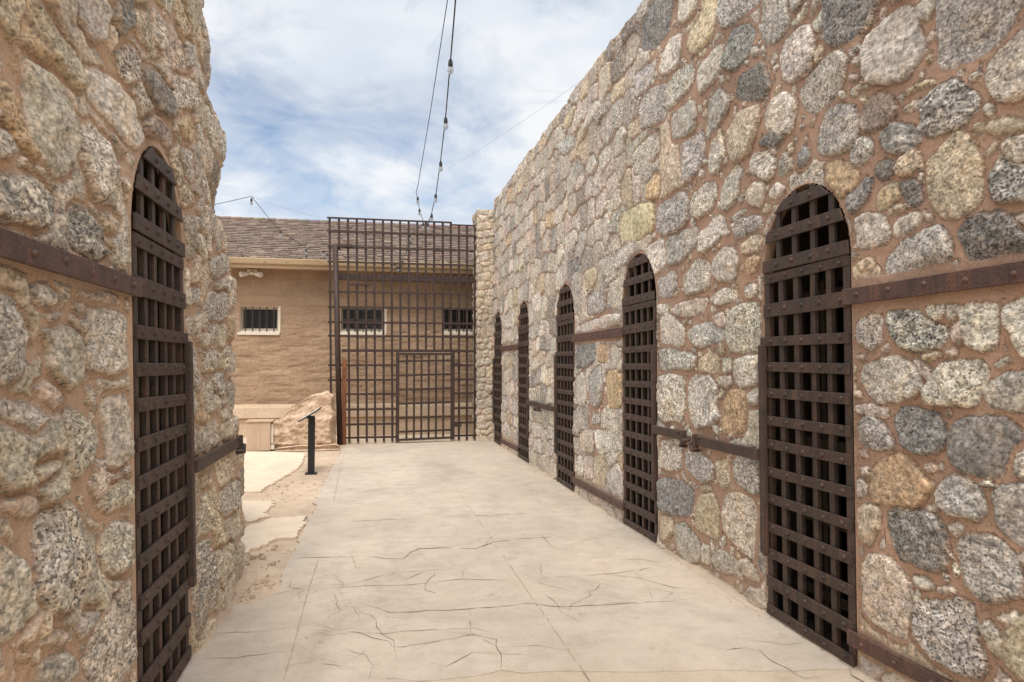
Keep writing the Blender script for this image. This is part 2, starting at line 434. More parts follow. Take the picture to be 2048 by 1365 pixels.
# ------------------------------------------------------------------ stones read off the walls: colour letter, then (along, up) in half centimetres
STONE_COL = dict(W=(.74, .69, .61), L=(.63, .59, .52), G=(.52, .50, .465), B=(.305, .305, .30), D=(.215, .21, .20), N=(.44, .43, .405),
                 T=(.62, .53, .40), O=(.62, .46, .295), P=(.65, .555, .48), Y=(.69, .60, .42), R=(.38, .30, .26))
CONTR = dict(W=.75, L=.9, G=1.0, B=.8, D=.95, N=1.0, T=.75, O=.8, P=.6, Y=.5, R=.9)
STONES_R = """B 647,708 572,667 577,645 598,631 620,626 643,633 650,647
W 536,621 524,613 521,596 513,574 525,565 541,557 561,560 585,571 591,583 592,607 581,618 558,623
L 521,614 511,617 503,606 508,598 513,598 521,606
G 499,626 420,583 423,564 441,550 457,546 485,548 497,549 502,559 500,583
L 405,546 421,546 441,543 452,535 456,525 453,516 445,503 436,498 422,496 407,492
R 600,546 587,554 569,555 554,546 549,533 560,525 580,522 594,527 602,537
G 670,534 664,553 651,568 628,568 608,558 603,537 607,519 629,517 665,525
N 523,529 505,536 489,537 478,528 463,509 466,501 479,493 498,494 517,498 523,506
N 572,514 557,523 537,512 523,506 524,496 538,492 554,492 567,501
G 615,510 609,523 594,521 581,511 584,501 601,495 612,500
D 577,486 569,491 558,486 555,476 569,471 577,479
T 553,485 532,492 524,486 522,472 538,470 551,472
T 516,474 498,486 485,490 475,483 461,463 462,451 464,426 481,421 500,424 513,434 518,451 516,465
T 458,483 454,487 439,486 426,480 424,474 431,472 452,477
L 446,463 439,469 426,468 413,467 414,447 435,451
N 456,448 446,459 435,449 414,444 414,422 444,422 451,426 455,437
W 460,500 455,504 450,500 451,493 457,493
L 606,616 598,618 593,610 602,610
P 608,601 600,603 596,596 603,595
L 614,575 597,576 595,572 608,569
P 614,591 599,586 599,582 612,584
P 513,581 505,586 502,580 510,578
T 529,547 516,546 507,542 511,541 524,543
T 538,544 529,546 529,543 536,541
L 483,540 478,540 478,536 482,538
T 460,466 453,469 449,470 451,465 457,464
T 469,488 465,490 461,485 466,483
P 544,530 530,533 523,530 526,525 542,528
P 569,627 563,633 559,631 563,626
O 650,511 634,511 618,503 601,487 608,477 628,470 639,476 651,494
B 619,467 591,481 582,477 587,463 611,449 617,455
T 575,460 558,467 551,463 550,451 564,448 576,447
D 547,464 531,464 525,458 525,443 539,443 546,453
T 563,439 562,444 549,445 539,442 550,439
W 607,444 591,448 568,440 562,425 565,414 582,412 607,416
L 555,431 534,436 528,432 527,424 546,418 556,417
G 569,390 565,400 547,412 509,419 500,412 496,405 494,390 509,384 518,380 540,380 562,382
D 488,408 477,415 464,417 449,416 436,409 428,396 415,391 415,380 452,382 472,380 479,392
T 614,393 605,400 587,403 575,388 581,380 604,378 612,384
P 433,409 424,411 415,410 415,401 431,405
L 498,381 490,386 486,384 494,378
P 525,434 516,429 516,424 522,428
G 610,343 594,348 574,345 575,334 577,322 595,315 607,320
N 567,339 565,351 555,355 541,349 531,347 524,340 498,331 495,324 506,317 532,311 554,318 560,328
L 521,349 508,353 499,350 500,342 508,338 518,342
G 496,348 490,352 485,351 489,340 496,335
W 484,347 466,348 451,346 449,333 451,318 463,312 479,316 482,329
P 492,330 486,335 482,328 485,316 492,320
W 445,344 430,348 416,350 417,310 427,305 434,313 437,326 444,331
P 610,308 599,309 597,306 608,305
P 575,316 567,319 566,314 573,313
P 500,312 491,313 492,308 498,307
T 527,306 509,310 507,308 522,303
W 606,290 597,300 575,307 553,306 537,301 527,289 527,279 538,271 558,267 586,266 598,275
L 523,278 513,293 506,301 485,303 466,303 462,297 466,274 476,267 495,267 517,267
G 464,279 458,287 441,293 428,296 418,297 419,266 436,266 459,270
W 454,301 441,306 440,304 449,298
P 534,304 527,303 517,293 519,284 526,292
P 613,259 594,262 571,261 567,252 590,253 609,254
G 610,241 601,251 583,251 569,241 562,223 593,221 605,225
B 560,251 552,261 537,262 523,260 509,260 504,250 500,240 507,229 521,223 551,225 555,236
B 499,240 494,250 482,257 463,261 445,260 432,250 444,237 448,220 459,215 486,214 496,220
O 596,181 592,200 576,213 555,218 538,215 525,203 519,196 524,185 535,176 560,174 592,171
P 526,214 515,216 512,213 520,209
P 607,215 597,217 595,213 606,212
P 608,199 598,203 594,198 602,194
G 515,191 507,202 492,211 476,207 468,200 465,188 474,178 496,176 511,181
W 438,228 435,235 419,245 420,219 434,217 439,221
W 469,208 461,211 456,208 464,204
L 616,186 602,191 600,179 613,170
G 457,201 451,208 440,212 420,214 421,172 434,168 448,173 457,184
T 612,156 601,165 581,167 581,149 596,125 608,132
B 571,164 564,171 546,170 519,174 507,167 502,151 504,136 517,126 540,125 559,126 570,149
G 495,153 479,165 464,171 449,165 438,156 434,142 436,130 452,121 467,118 481,125 488,139
P 606,107 596,118 572,123 551,114 542,106 541,94 548,71 552,58 570,55 593,56 605,65
L 501,166 492,170 485,168 495,159
L 539,113 524,117 517,113 526,107 534,106
P 513,114 500,119 494,116 508,111
L 541,95 534,103 532,97 537,91
G 541,85 531,96 480,114 475,104 474,84 465,74 463,65 474,56 495,52 513,52 532,58 543,68
L 472,96 462,104 455,99 451,84 453,78 464,84
T 449,104 432,117 423,122 424,74 439,70 450,76
P 437,158 431,163 421,167 422,158 433,153
W 454,109 439,118 438,115 449,108
P 522,178 514,181 513,176 519,174
G 613,19 598,27 584,26 579,15 593,-2 611,2
W 577,13 556,25 546,20 561,7 575,3
B 1117,914 1073,921 1027,897 1034,867 1045,839 1099,837 1158,861 1158,910
W 1006,885 936,848 951,825 986,827 1012,837
Y 927,843 875,816 884,781 897,764 915,758 947,757 971,777 966,797 932,809
G 871,813 762,755 775,748 817,754 836,750 868,761 878,784
G 765,757 722,734 714,697 720,685 738,681 760,688 770,706 772,728
B 840,746 807,736 786,718 790,707 811,688 830,686 865,701 860,721
L 794,697 778,696 778,683 794,688
L 711,691 686,695 678,698 681,686 706,683
W 668,672 656,678 651,677 656,658 666,662
W 733,665 718,677 692,678 674,672 667,655 669,635 677,622 710,622 727,633 734,651
W 1069,813 1040,827 1002,816 1002,793 1008,770 1052,772 1079,785
L 699,606 683,616 652,624 630,623 615,608 624,588 639,578 673,572 691,589
D 827,673 798,674 767,669 758,652 752,632 765,625 798,633 831,651
L 934,736 872,743 864,721 869,702 898,696 930,691 939,714
L 1053,750 1024,765 967,755 953,735 963,717 998,715 1036,711 1047,724
G 1160,766 1120,772 1058,760 1050,730 1056,706 1121,711 1161,719
W 769,602 749,617 725,618 702,599 711,565 735,570 763,584
D 783,572 763,578 726,566 735,556 760,562
T 859,614 839,629 778,624 777,605 786,590 800,567 840,567 859,590
L 1037,696 1004,699 953,691 944,668 950,648 1000,650 1032,662
G 908,672 878,681 846,653 858,636 891,629 917,629 908,651
W 914,594 892,615 867,617 867,587 880,566 910,569
W 804,556 793,563 763,557 742,539 751,526 761,521 800,542
G 739,538 729,546 712,534 715,524 739,521
B 701,537 690,544 680,531 690,522 701,522
G 1000,638 959,641 931,640 918,621 927,590 961,577 985,577 995,609
L 881,535 864,553 833,564 818,552 830,536 832,515 865,508 877,516
P 812,518 791,528 771,521 768,508 778,494 808,506
W 761,506 742,515 726,506 737,497 758,499
T 775,488 765,496 758,489 768,483
L 961,554 924,560 893,552 891,533 907,518 943,513 967,525
Y 1280,585 1213,589 1107,575 1108,530 1171,526 1245,534 1281,543
G 1098,565 1045,565 996,567 976,547 982,515 1029,510 1081,515 1099,530
O 1136,614 1104,621 1085,614 1086,582 1111,582 1136,591
W 939,485 903,505 877,506 862,487 891,468 935,460
G 1060,504 948,503 948,480 1003,460 1053,460
W 1131,506 1075,509 1064,485 1070,462 1107,452 1138,477
L 857,494 819,499 809,497 834,489
G 850,486 820,486 781,485 772,469 809,467 835,466
L 900,447 870,460 839,453 832,433 844,411 883,414 900,424
T 824,454 802,462 775,459 782,440 821,444
O 817,433 793,438 781,431 790,419 814,415
L 994,434 954,459 908,440 911,411 955,407 989,408
G 1097,441 1025,449 1020,423 1037,408 1089,413
W 905,390 892,401 863,404 840,395 844,386 884,382
P 1037,388 1005,396 931,398 918,387 936,378 975,372 1016,379
G 822,401 793,402 790,387 815,385
L 860,366 837,378 787,377 783,353 788,319 831,316 857,321 865,339
W 1089,377 1060,381 1026,373 995,357 996,331 1027,329 1084,338
G 975,352 910,363 869,343 873,331 906,330 947,325 970,336
P 901,367 876,373 864,354 880,351
L 1098,400 1054,398 1054,384 1089,384
G 1096,325 1049,324 956,314 957,296 976,292 1033,296 1085,293
T 942,309 911,319 885,309 886,293 916,288 943,292
W 877,307 853,309 854,291 874,289
W 848,306 816,312 788,313 789,275 832,272 848,277
W 1091,281 1045,286 994,278 997,249 1003,213 1086,209 1098,245
W 981,276 962,284 907,282 890,268 891,242 887,226 909,215 958,207 978,220 984,250
P 894,280 878,285 854,283 854,271 882,269
O 874,251 854,268 821,269 818,243 825,216 856,208 879,211
W 814,263 789,272 790,252 810,251
L 1087,175 1025,182 1012,170 1015,140 1053,132 1088,134
G 1001,167 954,177 918,164 905,160 906,140 932,131 974,137 1002,147
T 899,165 864,172 857,142 877,133 893,144
G 853,169 834,183 790,187 791,137 816,141 849,149
B 1094,111 1053,118 1010,121 970,112 980,81 1001,71 1054,64 1092,64
Y 966,84 946,109 906,121 894,103 897,60 925,58 961,58
P 880,100 865,130 827,135 799,127 796,105 804,59 829,60 870,75
G 1043,46 1011,60 971,49 952,41 953,15 987,0 1028,11
T 1089,52 1049,58 1044,36 1072,16 1093,20
W 948,42 925,43 930,15 948,17
G 921,24 899,46 859,49 840,40 848,25 892,16
P 836,47 818,56 794,42 795,33 826,31
T 951,123 923,130 910,124 937,117
W 893,55 882,68 878,61 887,49
Y 1499,508 1420,507 1416,476 1488,464
O 1413,339 1351,343 1347,308 1399,305
O 1361,284 1300,290 1268,276 1268,218 1353,216
B 1581,343 1427,345 1428,311 1501,295 1570,295
L 1570,271 1501,285 1491,211 1571,210
G 1475,279 1389,299 1376,257 1400,213 1470,212
W 1581,388 1397,397 1274,400 1274,372 1447,368 1569,367
L 1332,460 1257,474 1265,410 1341,417
L 1405,518 1322,520 1314,481 1377,479
L 1305,518 1195,522 1203,496 1297,488
W 1682,617 1555,615 1543,585 1655,576
W 2045,505 1932,511 1924,452 2026,459
B 1629,543 1532,546 1532,519 1617,513
G 1478,454 1359,460 1360,412 1478,408
T 1441,99 1382,119 1346,97 1383,47 1441,52
W 1364,79 1294,110 1270,94 1271,46 1347,47
W 1435,159 1336,168 1328,131 1401,113
P 1542,145 1450,160 1440,111 1526,108
G 1450,192 1400,198 1400,177 1460,172
W 1572,88 1520,95 1510,54 1561,46
P 1509,93 1456,103 1451,54 1504,48
W 1402,740 1364,750 1332,740 1337,712 1384,703
P 1361,676 1303,684 1291,649 1347,633
T 1666,909 1613,916 1563,905 1601,880 1666,887
W 1473,875 1411,862 1382,839 1441,835 1506,827
G 1190,826 1115,818 1090,812 1116,780 1177,780
L 1133,748 1055,756 1050,713 1130,711
L 1200,688 1092,691 1087,654 1193,643
P 1553,733 1507,737 1508,707 1554,705
T 1221,744 1156,743 1164,714 1214,717
G 1736,865 1601,855 1564,826 1653,817
T 1614,813 1552,808 1565,787 1614,791"""
STONES_L = """T 394,490 437,513 441,493 439,482 429,477 420,480 409,483
T 456,521 468,519 494,515 522,510 533,500 530,488 515,487 489,488 472,492 465,502
G 512,550 555,573 572,566 560,537 541,531 520,536
D 576,584 611,603 614,581 594,560 582,550 572,563
L 441,477 464,484 491,480 509,468 517,452 511,428 489,416 475,418 450,430 444,445
O 419,459 438,451 448,434 468,425 454,419 430,424 419,430 408,445
W 531,510 550,515 581,522 625,521 637,505 660,492 640,480 610,478 580,481 539,484 530,493
G 578,541 614,562 639,560 630,538 608,525 585,528
D 644,560 683,572 727,574 757,564 738,542 692,533 657,536 639,543
R 646,511 671,526 719,534 749,527 730,507 680,495 651,500
W 520,462 542,473 565,471 584,456 574,436 556,415 540,420 525,435 520,449
G 405,425 422,427 440,419 431,412 404,404
N 404,399 433,408 465,413 484,402 481,387 458,377 429,377 404,376
N 499,396 510,407 534,411 556,402 559,391 576,384 548,373 512,376 499,384
T 556,412 577,418 592,412 577,399 563,398
L 610,474 636,474 640,459 618,460
L 593,447 618,452 617,438 601,437
O 757,549 813,576 852,570 811,539 769,535
T 615,593 651,611 674,597 711,592 689,578 640,572 606,573
T 792,698 881,745 895,701 885,676 835,676
G 804,654 834,664 840,639 809,621
L 759,597 831,621 872,614 853,591 771,565 745,566
L 870,586 925,599 912,550 858,547
L 755,525 803,531 816,507 808,494 767,498
W 820,448 905,455 893,426 849,415 819,430
G 400,339 428,337 446,319 443,302 433,290 416,286 399,289
G 442,345 471,351 487,344 495,337 480,334 452,335
L 454,324 480,324 505,328 525,321 528,308 524,289 507,280 486,288 465,298 472,311
L 535,342 575,344 605,341 616,318 607,295 580,290 533,294 531,308 540,322
P 511,341 535,345 525,332
P 451,286 469,291 488,285 504,277 478,272 460,279
L 406,281 427,282 464,275 466,268 451,260 427,267 406,273
L 491,272 515,272 545,260 551,248 547,241 531,228 508,224 495,236 498,250
L 565,279 602,278 610,261 608,225 563,221 560,239 554,259
L 533,285 552,283 551,263 539,271
G 871,367 919,394 1028,399 1012,359 897,350
G 912,428 1046,460 1056,432 982,411 920,410
G 794,383 832,389 830,369 800,361
L 828,336 896,339 894,318 835,319
G 892,286 951,294 1029,282 1003,256 909,263
L 937,244 979,246 1001,230 956,225
O 801,267 839,266 862,234 806,237
L 436,241 466,244 485,244 485,239 454,231 448,230
G 441,209 458,216 502,214 513,204 524,181 520,166 506,153 475,148 457,153 443,173 439,192
L 543,202 560,212 596,213 612,202 607,187 562,190
L 545,171 569,184 606,178 618,161 605,138 561,146 551,160
L 398,212 429,197 439,179 440,164 425,159 414,156 397,159
G 492,136 511,139 537,133 534,125 510,117 495,128
L 540,124 574,130 601,134 604,115 603,88 590,67 558,65 521,82 510,107 525,117
P 436,148 463,144 485,135 477,126 452,137
G 444,133 468,129 497,117 502,101 479,101 442,118
P 405,231 438,228 454,220 450,213 434,212 405,223
T 416,150 432,146 438,138 421,142
W 527,197 555,187 552,182 533,186
N 805,109 853,107 868,81 893,52 881,25 830,13 792,12 795,62
G 900,150 1029,145 1037,100 936,107 889,129
L 877,83 975,71 995,38 909,26 875,57
T 810,179 858,175 873,157 824,163"""

def parse(txt):
    out = []
    for ln in txt.strip().split('\n'):
        c, *p = ln.split()
        out.append((c, np.array([[float(q) / 200 for q in w.split(',')] for w in p])))
    return out

def chaikin(p, n=2):
    for _ in range(n):
        q = np.roll(p, -1, axis=0)
        p = np.stack([p * .87 + q * .13, p * .13 + q * .87], 1).reshape(-1, 2)
    return p

def poly_sd(S, Z, p):
    """signed distance, positive inside"""
    d = np.full(S.shape, 1e9)
    inside = np.zeros(S.shape, bool)
    for i in range(len(p)):
        a, b = p[i], p[(i + 1) % len(p)]
        e = b - a
        wx, wz = S - a[0], Z - a[1]
        t = np.clip((wx * e[0] + wz * e[1]) / max(e @ e, 1e-9), 0, 1)
        d = np.minimum(d, (wx - e[0] * t) ** 2 + (wz - e[1] * t) ** 2)
        c = ((a[1] <= Z) != (b[1] <= Z))
        with np.errstate(divide='ignore', invalid='ignore'):
            xi = a[0] + (Z - a[1]) / (b[1] - a[1]) * e[0]
        inside ^= c & (S < xi)
    d = np.sqrt(d)
    return np.where(inside, d, -d)

ARCH_C, ARCH_B = 2.06, .44
def door_outline(y0, y1, n=28):
    c, a = (y0 + y1) / 2, (y1 - y0) / 2
    pts = [(y0, -.02), (y1, -.02)]
    for k in range(n + 1):
        t = math.pi * k / n
        pts.append((c + a * math.cos(t), ARCH_C + ARCH_B * math.sin(t)))
    return np.array(pts)

def masonry(svals, zvals, stones, doors, bands, seed, prot, rough, row_h, blocky, gap, small_n, palette, tint=(.585, .535, .46), tk=.12, craggy=0, margin=.018, near=None, grow0=.006, groove=.005):
    """stone layout on a grid: signed distance to the stone edge, colour, contrast, height"""
    rng = np.random.RandomState(seed)
    S, Z = np.meshgrid(svals, zvals, indexing='ij')
    wS = S + .016 * fbm(S * 9, Z * 9, seed + 1, 3)
    wZ = Z + .016 * fbm(S * 9, Z * 9, seed + 2, 3)
    sd = np.full(S.shape, -1.0)
    ident = np.full(S.shape, -1, int)
    cols, con, vei = [], [], []
    def window(p, pad):
        i0, i1 = np.searchsorted(svals, [p[:, 0].min() - pad, p[:, 0].max() + pad])
        j0, j1 = np.searchsorted(zvals, [p[:, 1].min() - pad, p[:, 1].max() + pad])
        return slice(i0, i1), slice(j0, j1)
    def add_poly(p, col, ct, pad=.12, grow=.0, vein=0.0):
        w = window(p, pad)
        if w[0].start >= w[0].stop or w[1].start >= w[1].stop:
            return
        d = poly_sd(wS[w], wZ[w], p) + grow
        up = d > sd[w]
        sd[w] = np.where(up, d, sd[w])
        ident[w] = np.where(up, len(cols), ident[w])
        cols.append(col)
        con.append(ct)
        vei.append(vein)
    for c, p in stones:
        k = np.array(STONE_COL[c]) * rng.uniform(.92, 1.08) * (1 + rng.uniform(-.025, .025, 3))
        add_poly(chaikin(p, 1 if p[:, 0].mean() < 7 else 2), k, CONTR[c] * rng.uniform(.45, 1.1), .14, grow0 if p[:, 0].mean() < 5 else grow0 + .004, 1.0 if c == 'N' else (rng.uniform(0, .8) if c in 'GBDW' else rng.uniform(0, .3)))
    traced = sd.copy()
    # the rest of the wall: rough courses
    seeds = []
    z = zvals[0] + .02
    while z < zvals[-1] + .2:
        h = row_h * rng.uniform(.7, 1.3)
        s = svals[0] - rng.uniform(0, .3)
        while s < svals[-1] + .3:
            w = row_h * rng.uniform(.75, 1.75)
            seeds.append((s + w / 2 + rng.uniform(-.03, .03), z + h / 2 + rng.uniform(-.06, .06), w, h))
            s += w
        z += h
    F1 = np.full(S.shape, 9.0)
    F2 = np.full(S.shape, 9.0)
    fid = np.full(S.shape, -1, int)
    fcol, fcon = [], []
    keys = [k for k in palette]
    pr = np.array([palette[k] for k in keys], float)
    pr /= pr.sum()
    for (cs, cz, w, h) in seeds:
        i = min(max(np.searchsorted(svals, cs), 0), len(svals) - 1)
        j = min(max(np.searchsorted(zvals, cz), 0), len(zvals) - 1)
        if traced[i, j] > (-.085 if near and cs < near else -.035):
            continue
        q = np.array([[cs - .42, cz - .42], [cs + .42, cz + .42]])
        wd = window(q, 0)
        if wd[0].start >= wd[0].stop or wd[1].start >= wd[1].stop:
            continue
        a = rng.uniform(-.25, .25)
        dx, dz = wS[wd] - cs, wZ[wd] - cz
        rx, rz = dx * math.cos(a) - dz * math.sin(a), dx * math.sin(a) + dz * math.cos(a)
        rx, rz = np.abs(rx) / (w / row_h) ** .85, np.abs(rz) / (h / row_h) ** .85
        d = (rx ** blocky + rz ** blocky) ** (1 / blocky)
        f1, f2 = F1[wd], F2[wd]
        n1 = d < f1
        F2[wd] = np.where(n1, f1, np.minimum(f2, d))
        F1[wd] = np.where(n1, d, f1)
        fid[wd] = np.where(n1, len(fcol), fid[wd])
        c = keys[rng.choice(len(keys), p=pr)]
        fcol.append((np.array(STONE_COL[c]) * .7 + np.array((.57, .47, .38)) * .3) * rng.uniform(.84, 1.14) * (1 + rng.uniform(-.03, .03, 3)))
        fcon.append(CONTR[c] * rng.uniform(.4, 1.05))
    fill = np.minimum((F2 - F1) * .5 - gap, -traced - (np.where(S < near, .034, gap * 1.2) if near else gap * 1.2))
    fill = np.minimum(fill, .34 - F1)
    up = (fill > sd) & (fid >= 0)
    base = len(cols)
    cols += fcol
    con += fcon
    vei += list(rng.uniform(0, 1, len(fcon)) ** 3)
    ident = np.where(up, fid + base, ident)
    sd = np.where(up, fill, sd)
    # small chinking stones in the mortar
    made = 0
    for _ in range(small_n * 12):
        if made >= small_n:
            break
        i, j = rng.randint(len(svals)), rng.randint(len(zvals))
        r = rng.uniform(.014, .05)
        if sd[i, j] < -r * .72:
            a0 = rng.uniform(0, 3.1)
            n = rng.randint(5, 8)
            el = rng.uniform(.5, 1.0)
            an = np.sort(rng.uniform(0, 2 * math.pi, n)) if rng.rand() < .4 else np.arange(n) / n * 2 * math.pi
            rr = r * rng.uniform(.75, 1.2, n)
            px, pz = rr * np.cos(an), rr * np.sin(an) * el
            p = np.stack([svals[i] + px * math.cos(a0) - pz * math.sin(a0), zvals[j] + px * math.sin(a0) + pz * math.cos(a0)], 1)
            c = 'WLPPTLTG'[rng.randint(8)]
            add_poly(chaikin(p, 1), np.array(STONE_COL[c]) * rng.uniform(.85, 1.15), CONTR[c], .05)
            made += 1
    # keep the stones clear of the doorways and of the iron straps bedded in mortar
    dd = np.full(S.shape, 9.0)
    for (y0, y1) in doors:
        dd = np.minimum(dd, -poly_sd(S, Z, door_outline(y0, y1)))
    sd = np.minimum(sd, dd - margin - .022 * fbm(S * 7, Z * 7, seed + 5, 2))
    flat = np.ones(S.shape)
    for (y0, y1, zc, hh) in bands:
        ds = np.maximum(y0 - S, S - y1)
        dz = np.abs(Z - zc) - hh
        q = np.maximum(ds, dz)
        flat = np.minimum(flat, sstep(0.0, .05, q))
        sd = np.minimum(sd, q + .015 * fbm(S * 7, Z * 7, seed + 8, 2))
    # heights
    nst = len(cols)
    pv = rng.uniform(prot[0], prot[1], nst + 1)
    tx, tz = rng.uniform(-.10, .10, nst + 1), rng.uniform(-.12, .06, nst + 1)
    cs = np.zeros(nst + 1)
    cz = np.zeros(nst + 1)
    cnt = np.zeros(nst + 1)
    idf = np.where(ident < 0, nst, ident)
    np.add.at(cs, idf.ravel(), S.ravel())
    np.add.at(cz, idf.ravel(), Z.ravel())
    np.add.at(cnt, idf.ravel(), 1)
    cs /= np.maximum(cnt, 1)
    cz /= np.maximum(cnt, 1)
    e = rough[2]
    t = np.clip(sd / e, 0, 1)
    prof = 1 - (1 - t) ** 1.7
    tilt = np.clip(tx[idf] * (S - cs[idf]) + tz[idf] * (Z - cz[idf]), -.02, .02)
    hs = prof * (pv[idf] + tilt + rough[0] * fbm(S * 11, Z * 11, seed + 20, 4, .6)) + np.clip(sd, -.0, .2) * .05
    # chipped facets
    hs += prof * rough[0] * .7 * np.abs(fbm(S * 24 + 3 * idf, Z * 24, seed + 40, 2))
    hm = rough[1] * fbm(S * 6, Z * 6, seed + 30, 4, .6) - .006 * sstep(0, -.05, sd) - groove * np.exp(-((sd + .008) / .007) ** 2)
    if craggy:
        # broken, weathered face: sharp creases and ledges over stone and mortar alike
        rg_ = 1 - 2 * np.abs(fbm(S * 4.5 + .3 * wZ, Z * 6.5, seed + 60, 4, .55))
        r2 = 1 - 2 * np.abs(fbm(S * 13, Z * 15, seed + 61, 3, .6))
        hm = hm + craggy * (rg_ - .5) + craggy * .5 * (r2 - .5)
    hm = hm + .0022 * fbm(S * 34, Z * 34, seed + 62, 2) * 1.6
    height = (hm + np.maximum(hs, 0)) * sstep(-.002, margin * 1.7, dd) * (.25 + .75 * flat)
    cc = np.array(cols + [np.array(MORTAR)])
    cc = cc * (1 - tk) + np.array(tint) * tk
    col = cc[idf]
    ct = np.array(con + [.3])[idf]
    vn = np.array(vei + [0.0])[idf]
    return S, Z, sd, col, ct, height, dd, vn

def wall_mesh(name, mat, P, data, doors, parent, cap_rows, cap_fn, svals, zvals):
    """P(S,Z,H) -> xyz arrays; opens the doorways and rolls the top over as a cap"""
    S, Z, sd, col, ct, H, dd, vn = data
    ns, nz = S.shape
    S2, Z2 = S.copy(), Z.copy()
    # pull grid points next to a doorway onto its outline so that the opening has a clean edge
    onb = np.zeros(S.shape, bool)
    for (y0, y1) in doors:
        o = door_outline(y0, y1, 60)
        near = np.argwhere(np.abs(dd) < .0075)
        for i, j in near:
            if not (y0 - .1 < S[i, j] < y1 + .1):
                continue
            best = (9, 0, 0)
            for k in range(1, len(o)):
                a, b = o[k], o[(k + 1) % len(o)]
                e = b - a
                t = min(max(((S[i, j] - a[0]) * e[0] + (Z[i, j] - a[1]) * e[1]) / max(e @ e, 1e-9), 0), 1)
                qx, qz = a[0] + e[0] * t, a[1] + e[1] * t
                dq = (S[i, j] - qx) ** 2 + (Z[i, j] - qz) ** 2
                if dq < best[0]:
                    best = (dq, qx, qz)
            S2[i, j], Z2[i, j] = best[1], best[2]
            onb[i, j] = True
    X, Y, ZZ = P(S2, Z2, H)
    verts = np.stack([X, Y, ZZ], -1).reshape(-1, 3)
    idx = np.arange(ns * nz).reshape(ns, nz)
    quads = np.stack([idx[:-1, :-1], idx[1:, :-1], idx[1:, 1:], idx[:-1, 1:]], -1).reshape(-1, 4)
    inn = ((dd <= 0) | onb).ravel()
    strict = (dd.ravel() < .0035)
    hole = strict[quads].all(1)
    quads = quads[~hole]
    sdv, colv, ctv, vnv = sd.ravel(), col.reshape(-1, 3), ct.ravel(), vn.ravel()
    # cap rows over the wall top
    top = idx[:, -1]
    prev = top
    nv = len(verts)
    ev, ef = [], []
    for r in range(cap_rows):
        pts = cap_fn(verts[top], r + 1, H[:, -1])
        ids = np.arange(nv, nv + ns)
        nv += ns
        ev.append(pts)
        ef.append(np.stack([prev[:-1], prev[1:], ids[1:], ids[:-1]], -1))
        prev = ids
        sdv = np.concatenate([sdv, sd[:, -1]])
        colv = np.concatenate([colv, col[:, -1]])
        ctv = np.concatenate([ctv, ct[:, -1]])
        vnv = np.concatenate([vnv, vn[:, -1]])
    if ev:
        verts = np.concatenate([verts] + ev)
        quads = np.concatenate([quads] + ef)
    me = bpy.data.meshes.new(name)
    me.vertices.add(len(verts))
    me.vertices.foreach_set('co', verts.astype(np.float32).ravel())
    me.loops.add(len(quads) * 4)
    me.loops.foreach_set('vertex_index', quads.astype(np.int32).ravel())
    me.polygons.add(len(quads))
    me.polygons.foreach_set('loop_start', np.arange(0, len(quads) * 4, 4, dtype=np.int32))
    me.polygons.foreach_set('use_smooth', np.ones(len(quads), bool))
    me.update(calc_edges=True)
    me.validate()
    a = me.attributes.new('sd', 'FLOAT', 'POINT')
    a.data.foreach_set('value', sdv.astype(np.float32))
    a = me.attributes.new('contrast', 'FLOAT', 'POINT')
    a.data.foreach_set('value', ctv.astype(np.float32))
    a = me.attributes.new('vein', 'FLOAT', 'POINT')
    a.data.foreach_set('value', vnv.astype(np.float32))
    a = me.attributes.new('stone_col', 'FLOAT_COLOR', 'POINT')
    a.data.foreach_set('color', np.concatenate([colv, np.ones((len(colv), 1))], 1).astype(np.float32).ravel())
    me.materials.append(mat)
    o = bpy.data.objects.new(name, me)
    COL.objects.link(o)
    if parent:
        o.parent = parent
        o.location = -Vector(parent.location)
    return o

def spaced(a, b, f):
    out = [a]
    while out[-1] < b:
        out.append(out[-1] + f(out[-1]))
    out[-1] = b
    return np.array(out)

# ================================================================== right cell block
XR, XL = 2.342, -.905
DOORS_R = [(3.08, 3.87), (5.53, 6.33), (7.95, 8.76), (10.40, 11.14), (12.72, 13.40)]
DOORS_R = [(3.08, 3.87), (5.52, 6.33), (7.95, 8.76), (10.38, 11.17), (12.66, 13.45)]
PAL_R = dict(W=3, L=4, G=4, B=.9, D=.3, T=1.4, O=.35, P=2.2, Y=.15)
sv = spaced(-1.6, 13.60, lambda y: .03 if y < 1.7 else (.0095 if y < 4.6 else min(.0095 + (y - 4.6) * .0016, .021)))
zv = spaced(0.0, 4.74, lambda z: .0115)
BANDS_R = [(.4, 3.1, 1.835, .085), (6.31, 7.97, 1.81, .07), (11.15, 12.68, 1.80, .06), (.4, 3.1, .155, .06), (6.31, 7.97, .165, .05), (11.15, 12.68, .15, .05)]
rb = empty('cell_block', (2.34, 6.0, 0))
tag(rb, 'long tall granite rubble wall along the right with five arched iron cell doors', 'stone building')
data = masonry(sv, zv, parse(STONES_R), DOORS_R, BANDS_R, 3, (.005, .014), (.008, .006, .007), .25, 4.6, .0075, 1300, PAL_R, near=5.6)
def PR(S, Z, H):
    lump = .02 * fbm(S * .9, Z * .9, 77, 2)
    X = XR - H - lump * sstep(0, .4, data[6])
    top = sstep(4.5, 4.74, Z) * (.05 * fbm(S * 2.2, Z * 0, 55, 3) )
    return X, S, Z + top
def capR(v, r, H):
    q = v.copy()
    q[:, 0] += [.02, .07, .16, .35, .8][r - 1]
    q[:, 2] += [.025, .035, .03, .02, .0][r - 1]
    return q
wall_mesh('stone_wall', M['masonry'], PR, data, DOORS_R, rb, 5, capR, sv, zv)

